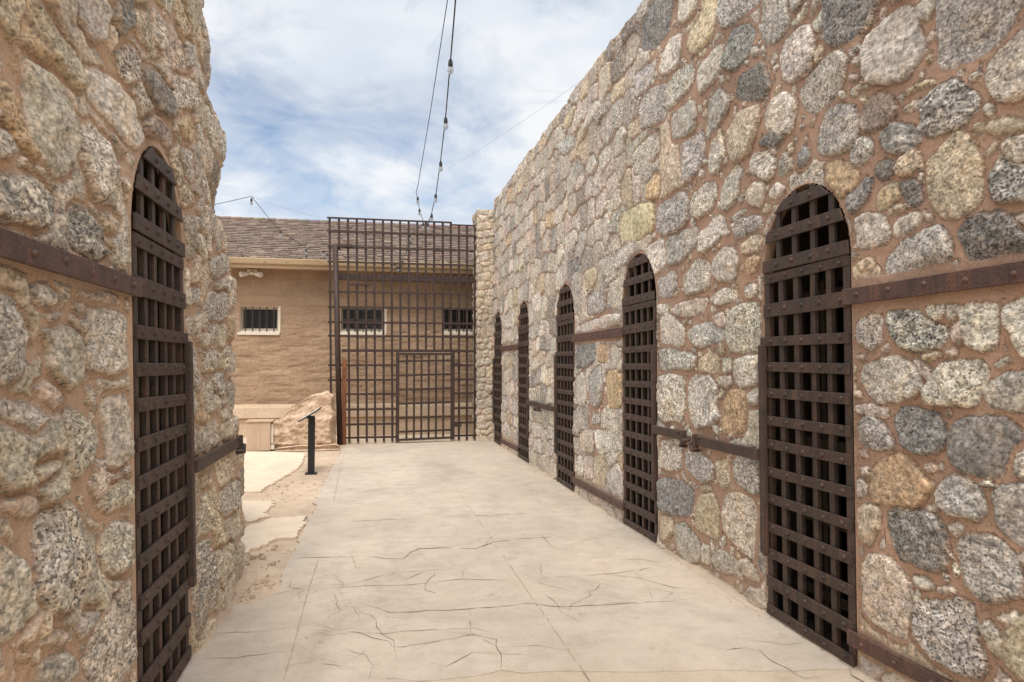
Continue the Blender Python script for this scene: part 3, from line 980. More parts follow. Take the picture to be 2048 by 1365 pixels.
# ================================================================== left cell block
DOORS_L = [(3.085, 3.875)]
CORN = 5.40
def bat(y, z):
    return .03 * z + .012 * z * z * sstep(4.0, 5.3, y)
svl = spaced(-.9, 7.2, lambda y: .03 if y < 1.7 else (.0085 if y < 4.3 else (.0115 if y < 5.75 else .03)))
zvl = spaced(0.0, 4.74, lambda z: .0100)
BANDS_L = [(.4, 3.15, 1.81, .05), (3.9, 5.2, .975, .03)]
lb = empty('cell_block', (-.95, 3.0, 0))
tag(lb, 'rough granite rubble wall end close on the left with one arched iron door', 'stone building')
PAL_L = dict(W=2, L=5, G=4, B=.8, D=.5, T=3, O=.8, P=1.5)
datl = masonry(svl, zvl, parse(STONES_L), DOORS_L, BANDS_L, 11, (.004, .017), (.013, .011, .009), .23, 3.4, .020, 1100, PAL_L, (.52, .44, .33), .28, .007, .045, None, -.007, .006)
RC = .10
def PL(S, Z, H):
    lump = .035 * fbm(S * 1.3, Z * 1.3, 91, 2) + .05 * fbm(S * 2.5, Z * 2.5, 93, 2) * sstep(4.7, 5.3, S)
    lump = lump + sstep(4.6, 5.2, S) * (.05 * np.exp(-((Z - 3.02) / .22) ** 2) - .05 * np.exp(-((Z - 2.62) / .12) ** 2) + .04 * np.exp(-((Z - 3.75) / .2) ** 2) - .03 * np.exp(-((Z - 3.42) / .08) ** 2))
    h = H + lump * sstep(0, .4, datl[6])
    a = np.clip((S - (CORN - RC)) / (RC * math.pi / 2), 0, 1) * math.pi / 2
    over = np.maximum(S - (CORN - RC) - RC * math.pi / 2, 0)
    bx = XL - bat(np.minimum(S, CORN), Z)
    px = bx - RC + RC * np.cos(a) - over
    py = np.minimum(S, CORN - RC) + RC * np.sin(a)
    return px + np.cos(a) * h, py + np.sin(a) * h, Z + 0 * h
def capL(v, r, H):
    q = v.copy()
    q[:, 0] -= [.02, .07, .16, .35, .8][r - 1]
    q[:, 2] += [.025, .035, .03, .02, .0][r - 1]
    return q
wall_mesh('stone_wall', M['masonry_near'], PL, datl, DOORS_L, lb, 5, capL, svl, zvl)

# roofs and cells behind the walls
mb = MB(); mb.box(2.95, 6.6, -1.5, 13.5, 4.45, 4.62); mb.build('roof', M['adobe_smooth'], rb)
mb = MB(); mb.box(-5.5, -1.75, -.8, 5.2, 4.45, 4.62); mb.build('roof', M['adobe_smooth'], lb)
mb = MB(); mb.box(6.3, 6.6, -1.5, 13.5, 0, 4.45); mb.build('rear_wall', M['adobe_smooth'], rb)
mb = MB(); mb.box(-5.5, -5.2, -.8, 5.2, 0, 4.45); mb.build('rear_wall', M['adobe_smooth'], lb)

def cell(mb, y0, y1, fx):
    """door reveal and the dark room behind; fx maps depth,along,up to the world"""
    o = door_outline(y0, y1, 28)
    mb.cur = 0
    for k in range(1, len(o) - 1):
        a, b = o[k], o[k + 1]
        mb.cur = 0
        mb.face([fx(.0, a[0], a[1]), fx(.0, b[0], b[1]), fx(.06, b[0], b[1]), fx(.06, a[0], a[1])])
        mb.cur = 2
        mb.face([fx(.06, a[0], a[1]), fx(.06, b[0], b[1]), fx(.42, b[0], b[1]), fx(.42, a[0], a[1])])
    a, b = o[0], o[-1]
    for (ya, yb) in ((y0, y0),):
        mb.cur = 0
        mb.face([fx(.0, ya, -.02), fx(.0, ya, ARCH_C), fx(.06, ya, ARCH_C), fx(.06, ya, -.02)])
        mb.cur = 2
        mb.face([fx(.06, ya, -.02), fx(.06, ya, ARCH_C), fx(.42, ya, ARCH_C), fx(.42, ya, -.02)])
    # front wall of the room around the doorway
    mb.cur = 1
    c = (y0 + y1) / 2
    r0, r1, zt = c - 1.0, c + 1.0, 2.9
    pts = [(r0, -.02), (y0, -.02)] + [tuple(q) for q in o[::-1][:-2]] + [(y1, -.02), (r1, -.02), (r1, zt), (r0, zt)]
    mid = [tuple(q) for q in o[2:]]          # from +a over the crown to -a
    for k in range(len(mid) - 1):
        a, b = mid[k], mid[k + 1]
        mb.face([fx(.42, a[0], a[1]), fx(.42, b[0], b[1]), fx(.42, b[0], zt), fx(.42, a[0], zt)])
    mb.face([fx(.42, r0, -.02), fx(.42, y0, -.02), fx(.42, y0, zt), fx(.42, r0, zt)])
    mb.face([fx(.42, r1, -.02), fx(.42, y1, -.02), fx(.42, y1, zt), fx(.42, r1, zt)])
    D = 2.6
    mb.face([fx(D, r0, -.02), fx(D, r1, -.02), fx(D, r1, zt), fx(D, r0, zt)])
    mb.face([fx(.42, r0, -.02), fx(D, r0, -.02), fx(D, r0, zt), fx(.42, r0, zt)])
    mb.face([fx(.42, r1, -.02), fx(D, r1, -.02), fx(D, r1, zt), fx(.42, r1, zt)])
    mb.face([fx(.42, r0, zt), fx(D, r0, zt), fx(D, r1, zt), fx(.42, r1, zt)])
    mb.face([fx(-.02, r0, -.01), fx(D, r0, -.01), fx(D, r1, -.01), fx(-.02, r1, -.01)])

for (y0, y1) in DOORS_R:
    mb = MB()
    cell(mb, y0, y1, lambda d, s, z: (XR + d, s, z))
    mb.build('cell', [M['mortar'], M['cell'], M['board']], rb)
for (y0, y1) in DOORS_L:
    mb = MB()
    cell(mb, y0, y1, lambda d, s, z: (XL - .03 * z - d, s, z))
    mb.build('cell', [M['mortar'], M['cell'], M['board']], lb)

# ================================================================== iron cell doors
CROSS = [2.425, 2.265, 2.09, 2.02, 1.83, 1.638, 1.486, 1.329, 1.172, 1.022, .865, .70, .54, .385, .205, .045]
def half_w(z, a=.395):
    if z <= ARCH_C:
        return a
    q = 1 - ((z - ARCH_C) / ARCH_B) ** 2
    return a * math.sqrt(max(q, 0))

def make_door(sx, sy, tilt):
    """local x = out of the wall (times sx), local y = along the wall (times sy); the strap side is y < 0"""
    def fn(n, s, z):
        return (sx * n - (tilt * z), sy * s, z)
    NV = Vector((sx, 0, 0))
    mb = MB()
    # side rails, foot rail and transom rail of the swinging leaf
    mb.box(-.030, .004, -.388, -.335, .02, 2.045, fn)
    mb.box(-.030, .004, .335, .388, .02, 2.045, fn)
    root = mb.build('cell_door', M['iron'], None, bevel=.003)
    # thick hanging post on the latch side
    mb = MB(); mb.box(.006, .040, .362, .412, .37, 1.62, fn)
    mb.build('hinge_post', M['iron'], root, bevel=.004)
    for z in CROSS:
        mb = MB()
        hh, n0, n1 = .028, .003, .016
        if z > 2.3: hh = .034
        if z == 2.265: hh = .034
        if z == 2.09: hh = .036
        if z == 2.02: hh, n0, n1 = .028, .0015, .010
        if z == 1.83: hh = .040
        if z == .205: hh = .034
        w = min(half_w(z - hh), half_w(z + hh) + .05)
        if z > 2.06:
            w = half_w(z) - .004
            # ends follow the arch
            wl, wu = half_w(z - hh) - .004, half_w(z + hh) - .004
            mb.hexa([fn(n0, -wl, z - hh), fn(n1, -wl, z - hh), fn(n1, wl, z - hh), fn(n0, wl, z - hh),
                     fn(n0, -wu, z + hh), fn(n1, -wu, z + hh), fn(n1, wu, z + hh), fn(n0, wu, z + hh)])
        else:
            ex = .05 if z in (1.638, .385) else 0
            j0, j1 = random.uniform(-.007, .007), random.uniform(-.007, .007)
            a1 = .385 + (.035 if ex else 0)
            mb.hexa([fn(n0, -.385, z - hh + j0), fn(n1, -.385, z - hh + j0), fn(n1, a1, z - hh + j1), fn(n0, a1, z - hh + j1),
                     fn(n0, -.385, z + hh + j0), fn(n1, -.385, z + hh + j0), fn(n1, a1, z + hh + j1), fn(n0, a1, z + hh + j1)])
        rv = [-.32, -.16, 0, .16, .31] if z < 2.05 else [-.24, -.085, .085, .24]
        if z > 2.4:
            rv = [-.085, .085]
        for s in rv:
            if abs(s) < w - .02:
                mb.dome(fn(n1, s + random.uniform(-.006, .006), z + random.uniform(-.004, .004)), NV, .0145, .012, 8)
        mb.build('crossbar', M['iron'], root, bevel=.0025)
    for s in (-.245, -.085, .085, .245):
        mb = MB()
        zt = ARCH_C + ARCH_B * math.sqrt(1 - (abs(s) / .395) ** 2) - .004
        mb.box(-.020, .0, s - .022, s + .022, 2.052, zt, fn)
        mb.build('arch_bar', M['iron'], root, bevel=.0025)
    for s in (-.215, -.072, .072, .215):
        mb = MB()
        j0, j1, wv = random.uniform(-.008, .008), random.uniform(-.008, .008), random.uniform(.019, .024)
        mb.hexa([fn(-.024, s + j0 - wv, .022), fn(.001, s + j0 - wv, .022), fn(.001, s + j0 + wv, .022), fn(-.024, s + j0 + wv, .022),
                 fn(-.024, s + j1 - wv, 2.035), fn(.001, s + j1 - wv, 2.035), fn(.001, s + j1 + wv, 2.035), fn(-.024, s + j1 + wv, 2.035)])
        mb.build('vertical_bar', M['iron'], root, bevel=.0025)
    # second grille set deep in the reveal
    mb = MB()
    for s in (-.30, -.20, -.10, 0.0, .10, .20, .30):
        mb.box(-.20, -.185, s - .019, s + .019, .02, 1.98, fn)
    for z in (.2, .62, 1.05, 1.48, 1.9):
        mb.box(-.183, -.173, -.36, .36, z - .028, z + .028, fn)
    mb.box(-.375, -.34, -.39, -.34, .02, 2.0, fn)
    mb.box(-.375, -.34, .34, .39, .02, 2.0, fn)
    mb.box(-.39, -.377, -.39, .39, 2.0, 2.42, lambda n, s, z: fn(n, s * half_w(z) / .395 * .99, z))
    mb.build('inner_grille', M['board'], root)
    return root

def place(root, parent, x, y):
    root.parent = parent
    root.location = Vector((x, y, 0)) - Vector(parent.location)

mid = [(a + b) / 2 for a, b in DOORS_R]
dA = make_door(-1, 1, 0)
place(dA, rb, XR, mid[0])
dB = make_door(-1, -1, 0)
place(dB, rb, XR, mid[1])
for src, k in ((dA, 2), (dB, 3), (dA, 4)):
    copy_tree(src, Vector((XR, mid[k], 0)) - Vector(rb.location), rb)
dL = make_door(1, 1, .03)
place(dL, lb, XL, (DOORS_L[0][0] + DOORS_L[0][1]) / 2)

# straps tying the doors of a pair together, and the latch arms
def strap(parent, y0, y1, z0, z1, hh, fx, nv, lab=None):
    mb = MB()
    def q(n, s, z):
        return fx(n, s, z)
    a0, a1 = z0, z1
    mb.hexa([q(.008, y0, a0 - hh), q(.030, y0, a0 - hh), q(.030, y1, a1 - hh), q(.008, y1, a1 - hh),
             q(.008, y0, a0 + hh), q(.030, y0, a0 + hh), q(.030, y1, a1 + hh), q(.008, y1, a1 + hh)])
    n = max(2, int((y1 - y0) / .21))
    for k in range(n):
        t = (k + .5) / n
        mb.dome(q(.030, y0 + (y1 - y0) * t, a0 + (a1 - a0) * t + random.uniform(-.008, .008)), nv, .014, .011, 8)
    return mb.build('tie_strap', M['strap'], parent, bevel=.003)

fR = lambda n, s, z: (XR - n, s, z)
fL = lambda n, s, z: (XL - .03 * z + n, s, z)
strap(rb, .55, 3.115, 1.84, 1.838, .040, fR, (-1, 0, 0))
strap(rb, 6.29, 7.99, 1.81, 1.81, .044, fR, (-1, 0, 0))
strap(rb, 11.13, 12.70, 1.79, 1.79, .044, fR, (-1, 0, 0))
strap(rb, .55, 3.12, .23, .155, .036, fR, (-1, 0, 0))
strap(rb, 6.29, 7.99, .165, .15, .036, fR, (-1, 0, 0))
strap(rb, 11.13, 12.70, .135, .115, .036, fR, (-1, 0, 0))
strap(lb, .6, 3.12, 1.815, 1.815, .037, fL, (1, 0, 0))

def latch(parent, y0, y1, z, fx, nv):
    """arm from the hanging post at y0 to its eye and staple at y1"""
    mb = MB()
    sg = 1 if y1 > y0 else -1
    mb.box(.034, .056, min(y0, y1), max(y0, y1), z - .034, z + .034, fx)
    mb.box(.030, .072, min(y1, y1 + sg * .03), max(y1, y1 + sg * .03), z - .055, z + .045, fx)
    mb.tube([fx(.02, y1 + sg * .055, z - .02), fx(.075, y1 + sg * .06, z - .03), fx(.08, y1 + sg * .02, z - .07), fx(.02, y1 + sg * .01, z - .075)], .016, 6)
    mb.dome(fx(.056, y1 - sg * .06, z + .03), nv, .022, .02, 8)
    return mb.build('latch_arm', M['iron'], parent, bevel=.003)

latch(rb, 3.89, 4.70, .955, fR, (-1, 0, 0))
latch(rb, 5.50, 4.93, .965, fR, (-1, 0, 0))
latch(rb, 8.78, 9.55, .93, fR, (-1, 0, 0))
latch(rb, 10.36, 9.75, .93, fR, (-1, 0, 0))
latch(rb, 13.46, 13.62, .95, fR, (-1, 0, 0))
latch(lb, 3.89, 5.06, .975, fL, (1, 0, 0))
# ================================================================== ground
def ray(u, v):
    return ROWS @ Vector(((u - CX) / F, -(v - CY) / F, 1.0))
def gpt(u, v, z=0.0):
    r = ray(u, v)
    t = (z - HC) / r.z
    return Vector((r.x * t, r.y * t, z))

def mat_ground(name, c1, c2, c3, grit):
    m, nt, bs = new_mat(name)
    t = NT(nt)
    P = t.pos()
    a = t.noise(P, .8, 5, .6, .4)
    b = t.noise(P, 5, 5, .65, .3)
    g = t.noise(P, 170, 3, .7)
    pb = t.noise(P, 42, 3, .6)
    c = t.mix(t.maprange(a, .35, .65), c1, c2)
    c = t.mix(t.maprange(b, .42, .72, 0, .75), c, c3)
    c = t.mix(1.0, c, t.ramp(g, [(.28, 1 - grit), (.5, 1.0), (.72, 1 + grit)]), 'MULTIPLY')
    c = t.mix(1.0, c, t.ramp(pb, [(.3, 1 - grit * .5), (.6, 1.0)]), 'MULTIPLY')
    wear = t.noise(t.mapping(P, (1.1, .55, 1), (0, 0, .2)), 1.0, 6, .6, .8)
    c = t.mix(1.0, c, t.ramp(wear, [(.32, (.84, .83, .82)), (.47, (.97, .97, .97)), (.6, (1.04, 1.03, 1.02)), (.72, (1.10, 1.08, 1.05))]), 'MULTIPLY')
    spots = t.noise(P, 14, 5, .7)
    c = t.mix(1.0, c, t.ramp(spots, [(.26, (.72, .68, .64)), (.36, (.97, .96, .95)), (.5, (1, 1, 1))]), 'MULTIPLY')
    t.l(c, bs.inputs['Base Color'])
    bs.inputs['Roughness'].default_value = .93
    bs.inputs['Specular IOR Level'].default_value = .15
    t.bump(t.math('ADD', g, t.math('MULTIPLY', pb, 1.5)), .5 * grit * 2, .006, bs)
    return m
M['dirt'] = mat_ground('packed_dirt', (.51, .395, .295), (.61, .485, .37), (.43, .325, .235), .26)
M['concrete'] = mat_ground('worn_concrete', (.50, .428, .352), (.565, .488, .41), (.43, .362, .293), .12)
M['slab'] = mat_ground('pale_concrete', (.66, .55, .425), (.72, .61, .485), (.60, .48, .36), .09)
M['crack'] = mat_rough('crack_dirt', (.17, .125, .095), (.26, .20, .15), 6, 90, .2, .002)
M['joint'] = mat_rough('joint_sand', (.37, .29, .22), (.43, .34, .26), 6, 90, .2, .002)

mb = MB()
mb.face([(-900, -900, -.012), (900, -900, -.012), (900, 900, -.012), (-900, 900, -.012)])
g = mb.build('ground', M['dirt'])
tag(g, kind='structure')

def fray(pts, amp, step, seed):
    """rough, broken edge between the points"""
    rng = random.Random(seed)
    out = []
    for i in range(len(pts) - 1):
        a, b = Vector(pts[i]), Vector(pts[i + 1])
        n = max(1, int((b - a).length / step))
        d = (b - a).normalized()
        nr = Vector((-d.y, d.x, 0))
        for k in range(n):
            out.append(a + (b - a) * (k / n) + (nr * rng.uniform(-amp, amp) if (i or k) else Vector((0, 0, 0))))
    out.append(Vector(pts[-1]))
    return out

def sheet(name, pts, mat, z, thick):
    """flat slab of broken outline with a real edge; n-gon triangulated"""
    me = bpy.data.meshes.new(name)
    bm = bmesh.new()
    vs = [bm.verts.new((p.x, p.y, z)) for p in pts]
    f = bm.faces.new(vs)
    if f.normal.z < 0:
        f.normal_flip()
    r = bmesh.ops.extrude_face_region(bm, geom=[f])
    for e in r['geom']:
        if isinstance(e, bmesh.types.BMVert):
            e.co.z -= thick
    bmesh.ops.recalc_face_normals(bm, faces=bm.faces)
    bmesh.ops.triangulate(bm, faces=[q for q in bm.faces if len(q.verts) > 4])
    bm.to_mesh(me)
    bm.free()
    for q in (mat if isinstance(mat, list) else [mat]):
        me.materials.append(q)
    o = bpy.data.objects.new(name, me)
    COL.objects.link(o)
    return tag(o, kind='structure')

edge_px = [(690, 891), (674, 918), (660, 938), (640, 985), (626, 1004), (632, 1014), (605, 1058), (598, 1082), (590, 1106), (572, 1130), (566, 1160), (548, 1186), (520, 1205), (470, 1211), (430, 1238), (392, 1282), (352, 1345), (335, 1372)]
left = [gpt(*p) for p in edge_px]
near = [gpt(*p) for p in ((560, 1372), (700, 1372), (860, 1364), (940, 1356), (1004, 1342), (1045, 1348), (1140, 1346), (1300, 1344), (1500, 1343), (1702, 1342))]
outline = fray(left, .022, .07, 1) + fray(near, .012, .07, 2) + [Vector((2.335, 3.2, 0)), Vector((2.335, 13.72, 0))]
M['tan_concrete'] = mat_ground('tan_concrete', (.49, .405, .315), (.545, .46, .37), (.43, .345, .26), .12)
sheet('path_apron', [Vector(q) for q in ((-.9, .3, 0), (2.335, .3, 0), (2.335, 3.6, 0), (-.5, 3.6, 0))], M['tan_concrete'], .001, .05)
path = sheet('path', outline, [M['concrete']], .006, .05)

def z8(s):
    return [gpt(380 + a / 2.226, 860 + b / 2.226, .006) for a, b in (tuple(map(float, q.split(','))) for q in s.split())]
def z7(s):
    return [gpt(1200 + a / 2.334, 780 + b / 2.334, .006) for a, b in (tuple(map(float, q.split(','))) for q in s.split())]

def ribbon(mb, pts, w, wob, seed, z=.0085, gapp=.12):
    rng = random.Random(seed)
    fine = []
    for i in range(len(pts) - 1):
        a, b = pts[i], pts[i + 1]
        L = (b - a).length
        n = max(1, int(L / .055))
        d = (b - a).normalized()
        nr = Vector((-d.y, d.x, 0))
        for k in range(n):
            fine.append(a + (b - a) * (k / n) + nr * rng.uniform(-wob, wob))
    fine.append(pts[-1])
    prev = None
    for i, p in enumerate(fine):
        d = (fine[min(i + 1, len(fine) - 1)] - fine[max(i - 1, 0)]).normalized()
        nr = Vector((-d.y, d.x, 0))
        t = min(1, i / 4 + .15, (len(fine) - 1 - i) / 4 + .15)
        ww = w * t * rng.choice((.4, .7, .9, 1.1, 1.7)) / 2
        l, r = p + nr * ww, p - nr * ww
        l.z = r.z = z
        if prev and rng.random() > gapp:
            mb.face([prev[0], prev[1], r, l])
        prev = (l, r)

cr = MB()
CRACKS = [
 (z8('440,575 590,570 720,565'), .010), (z8('760,560 870,575 945,575 985,545 1020,530 1130,525 1270,530 1350,500 1480,485 1700,475'), .014),
 (z8('640,705 780,695 900,695 1050,685 1220,665 1300,668 1450,675'), .007), (z8('1220,665 1215,630 1245,605 1280,590'), .009),
 (z8('1490,660 1600,695 1690,720'), .006), (z8('1550,580 1570,660'), .005), (z8('1500,665 1700,655 1900,640 2048,615'), .007),
 (z8('760,775 890,815 1050,808 1240,800 1500,775 1650,788 2048,770'), .008), (z8('1240,800 1260,915'), .006),
 (z8('720,895 880,945 900,968 950,968 1260,915 1365,935 1380,1000 1385,1075'), .007), (z8('690,980 780,1005 820,1050 790,1120'), .006),
 (z8('800,1105 950,1115 1080,1120'), .006), (z8('1390,1075 1480,1085'), .006), (z8('20,1025 200,1015 440,985'), .007), (z8('100,905 300,900 480,880'), .007),
 (z8('560,640 640,655 680,690 650,720'), .004), (z8('500,700 560,710 575,750'), .004), (z8('530,855 600,880 605,910'), .004), (z8('470,715 500,740 570,720'), .004),
 (z8('720,560 740,625'), .008), (z8('1845,520 1835,550'), .010), (z8('700,750 740,815 760,860'), .004), (z8('480,900 520,930 600,905'), .004),
 (z8('500,960 540,990 560,950'), .004), (z8('580,625 620,640'), .005), (z8('780,680 785,720'), .004), (z8('1110,1050 1115,1110'), .004),
 (z7('690,1170 850,1188 960,1178'), .007), (z7('690,1170 800,1260 960,1350 1090,1330'), .006), (z7('120,865 230,832 262,852'), .006),
 (z7('228,930 240,975 236,992'), .005), (z7('0,1000 130,994 300,990 400,985'), .006), (z7('360,1000 380,965'), .004), (z7('120,745 230,735'), .007), (z7('570,978 640,975'), .008),
 (z8('660,315 750,318 790,305'), .012), (z8('1270,530 1310,520 1350,470 1400,450'), .006),
]
for i, (p, w) in enumerate(CRACKS):
    ribbon(cr, p, w * .66, .011, 100 + i)
rg = random.Random(5)
for i in range(44):
    p = gpt(rg.uniform(600, 1500), rg.uniform(985, 1335), .006)
    if p.x > 2.1:
        continue
    pts = [p]
    a0 = rg.choice([rg.uniform(-.3, .3), rg.uniform(-.3, .3), 1.57 + rg.uniform(-.3, .3)])
    for k in range(rg.randint(2, 7)):
        a = a0 + rg.choice((-.8, -.25, 0, .25, .8))
        pts.append(pts[-1] + Vector((math.cos(a), math.sin(a), 0)) * rg.uniform(.06, .22))
    pts = [q for q in pts if q.x < 2.3]
    if len(pts) > 1:
        ribbon(cr, pts, .0032, .004, 300 + i)
for i in range(26):      # crazing of fine hairlines beside the joint
    p = gpt(rg.uniform(570, 700), rg.uniform(1130, 1330), .006)
    pts = [p]
    a = rg.uniform(0, 6.28)
    for k in range(rg.randint(2, 5)):
        a += rg.uniform(-.9, .9)
        pts.append(pts[-1] + Vector((math.cos(a), math.sin(a), 0)) * rg.uniform(.04, .11))
    ribbon(cr, pts, .0035, .004, 200 + i)
cr.cur = 1
ribbon(cr, z8('572,572 520,740 462,960 412,1130'), .009, .001, 31, gapp=0)
ribbon(cr, z8('690,90 662,200 640,325'), .012, .002, 32)
ribbon(cr, [gpt(590, 1116, .006), gpt(700, 1114, .006)], .010, .003, 33)
for k_, yj in enumerate((6.9, 8.6, 10.4, 12.1)):
    ribbon(cr, [Vector((-.55 - .0 * k_, yj, 0)), Vector((2.25, yj + .03, 0))], .008, .004, 400 + k_, gapp=.25)
ribbon(cr, [Vector((1.02, 2.9, 0)), Vector((1.0, 13.6, 0))], .006, .003, 410, gapp=.3)
cracks = cr.build('path_cracks', [M['crack'], M['joint']])
tag(cracks, kind='structure')

def px(s):
    return [gpt(*map(float, q.split(','))) for q in s.split()]
def slab(s, seed, z=.010, mat='slab'):
    p = px(s)
    return sheet('concrete_slab', fray(p + [p[0]], .026, .038, seed)[:-1], M[mat], z, .05)
sheet('concrete_slab', [Vector(q) for q in ((-3.2, 13.74, 0), (6, 13.74, 0), (6, 15.2, 0), (-3.2, 15.2, 0))], M['slab'], .004, .05)
slab('380,903 560,905 612,908 600,935 560,960 520,984 483,986 380,986', 11)
slab('380,1003 548,1004 542,1016 530,1028 540,1034 487,1047 380,1050', 12)
slab('380,1062 487,1058 540,1040 612,1034 606,1052 592,1078 556,1080 490,1108 380,1130', 13, .012)
# slab edges lifted and chipped, with a few loose lumps
mb = MB()
rg = random.Random(9)
for i in range(260):
    u, v = rg.choice([(rg.uniform(486, 600), rg.uniform(1080, 1210)), (rg.uniform(400, 500), rg.uniform(1140, 1290)), (rg.uniform(520, 660), rg.uniform(935, 1010)), (rg.uniform(560, 660), rg.uniform(885, 900))])
    p = gpt(u, v, -.008)
    if p.x < XL + .01 and p.y < 5.4:
        p.x = XL + rg.uniform(.01, .12)
    r = rg.uniform(.003, .011)
    mb.dome(p, (rg.uniform(-.3, .3), rg.uniform(-.3, .3), 1), r * rg.uniform(.8, 1.6), r, 6)
for i in range(46):      # broken bits of the slabs
    u, v = rg.choice([(rg.uniform(490, 600), rg.uniform(1075, 1200)), (rg.uniform(520, 640), rg.uniform(940, 1010)), (rg.uniform(560, 665), rg.uniform(884, 902)), (rg.uniform(480, 560), rg.uniform(1110, 1215))])
    p = gpt(u, v, -.01)
    if p.x < XL + .05 and p.y < 5.45:
        continue
    r, n = rg.uniform(.012, .035), rg.randint(4, 6)
    a0 = rg.uniform(0, 6)
    hh = rg.uniform(.010, .026)
    ring = [Vector((math.cos(a0 + 6.283 * k / n) * r * rg.uniform(.6, 1.2), math.sin(a0 + 6.283 * k / n) * r * rg.uniform(.6, 1.2), 0)) for k in range(n)]
    tp = [p + q * .82 + Vector((0, 0, hh + rg.uniform(-.004, .004))) for q in ring]
    bt = [p + q for q in ring]
    mb.face(tp)
    for k in range(n):
        mb.face([bt[k], bt[(k + 1) % n], tp[(k + 1) % n], tp[k]])
for i in range(160):     # grit along the foot of the right wall
    y = rg.uniform(2.4, 13)
    if any(a < y < b for a, b in DOORS_R) and rg.random() < .7:
        continue
    mb.dome(Vector((XR - abs(rg.gauss(.02, .05)) - .01, y, .008)), (0, 0, 1), rg.uniform(.003, .009), rg.uniform(.003, .008), 6)
pb = mb.build('pebbles', M['dirt'])
tag(pb, 'scattered crumbs of adobe and gravel on the dirt strip', 'gravel', kind='stuff')

# soil fillet along the foot of the left wall
mb = MB()
ys = [1.2 + .06 * i for i in range(72)]
prev = None
for i, y in enumerate(ys):
    w = .06 + .05 * (fbm(np.array([y * 3.1]), np.array([1.3]), 4)[0] + .6)
    hgt = .05 + .03 * fbm(np.array([y * 4.7]), np.array([.3]), 6)[0]
    if 3.0 < y < 4.0:
        hgt, w = .008, .03
    cur = [(XL - .03, y, hgt), (XL + .25 * w, y, hgt * .62), (XL + w, y, -.008)]
    if prev:
        mb.face([prev[0], cur[0], cur[1], prev[1]])
        mb.face([prev[1], cur[1], cur[2], prev[2]])
    prev = cur
so = mb.build('soil_bank', M['dirt'], smooth=True)
tag(so, kind='structure')
# blown dust along the foot of the right wall
mb = MB()
prev = None
for i in range(190):
    y = 2.2 + .06 * i
    w = .05 + .05 * float(fbm(np.array([y * 2.3]), np.array([7.3]), 14, 3)[0])
    if any(a - .03 < y < b + .03 for a, b in DOORS_R):
        w *= .4
    w = max(w, .012)
    cur = [(XR + .02, y, .03 * w / .05 + .006), (XR - w * .5, y, .014), (XR - w, y, .0072)]
    if prev:
        mb.face([prev[0], cur[0], cur[1], prev[1]])
        mb.face([prev[1], cur[1], cur[2], prev[2]])
    prev = cur
so2 = mb.build('soil_bank', M['tan_concrete'], smooth=True)
tag(so2, kind='structure')

# ================================================================== stone pillar at the gate
svp = np.arange(0, 1.5, .016)
zvp = np.arange(0, 4.56, .016)
dp = masonry(svp, zvp, [], [], [], 41, (.006, .02), (.012, .006, .02), .15, 3.6, .006, 40, dict(T=3, P=2, L=2, W=1), (.43, .37, .29), .55)
pl = empty('stone_pillar', (2.2, 13.75, 0))
tag(pl, 'narrow rubble stone pillar between the tall lattice gate and the long right wall', 'pillar')
def PP(S, Z, H):
    # round three faces: corridor side, front, right
    w, dpt, r = .31, .60, .03
    x = np.where(S < dpt, 2.03 - H, np.where(S < dpt + w + .2, 2.03 + (S - dpt), 2.54))
    y = np.where(S < dpt, 14.16 - S, 13.56 - H)
    lean = -.012 * Z / 4.5
    return x + lean, y, Z + .03 * fbm(S * 4, Z * 0, 3, 2) * sstep(4.3, 4.55, Z)
def capP(v, r, H):
    q = v.copy()
    c = np.array([2.25, 13.86])
    k = [.06, .2, .6][r - 1]
    q[:, 0] += (c[0] - q[:, 0]) * k
    q[:, 1] += (c[1] - q[:, 1]) * k
    q[:, 2] += [.02, .03, .03][r - 1]
    return q
wall_mesh('rubble_shaft', M['masonry'], PP, dp, [], pl, 3, capP, svp, zvp)

# ================================================================== tall lattice gate
GY = 13.72
gate = empty('lattice_gate', (.6, GY, 0))
tag(gate, 'tall brown iron lattice gate across the end of the passage with a small wicket door', 'gate')
def gx(x, z):
    return x + .07 * (1 - (x + .85) / 2.9) * (1 - z / 4.3)
VX = [-.813, -.64, -.472, -.306, -.140, .022, .190, .354, .518, .684, .852, 1.016, 1.180, 1.350, 1.508, 1.672, 1.832, 1.992]
HZ = [4.05, 3.755, 3.467, 2.89, 2.60, 2.31, 2.05, 1.49, 1.21, .94, .65, .365, .115]
WK0, WK1, WKT = .455, 1.56, 1.76
def vbar(x, z0, z1, w=.042, name='vertical_bar', m='gate', d=.0, parent=None):
    mb = MB()
    mb.hexa([(gx(x, z0) - w / 2, GY - .012 + d, z0), (gx(x, z0) + w / 2, GY - .012 + d, z0), (gx(x, z0) + w / 2, GY + .012 + d, z0), (gx(x, z0) - w / 2, GY + .012 + d, z0),
             (gx(x, z1) - w / 2, GY - .012 + d, z1), (gx(x, z1) + w / 2, GY - .012 + d, z1), (gx(x, z1) + w / 2, GY + .012 + d, z1), (gx(x, z1) - w / 2, GY + .012 + d, z1)])
    return mb.build(name, M[m], parent or gate)
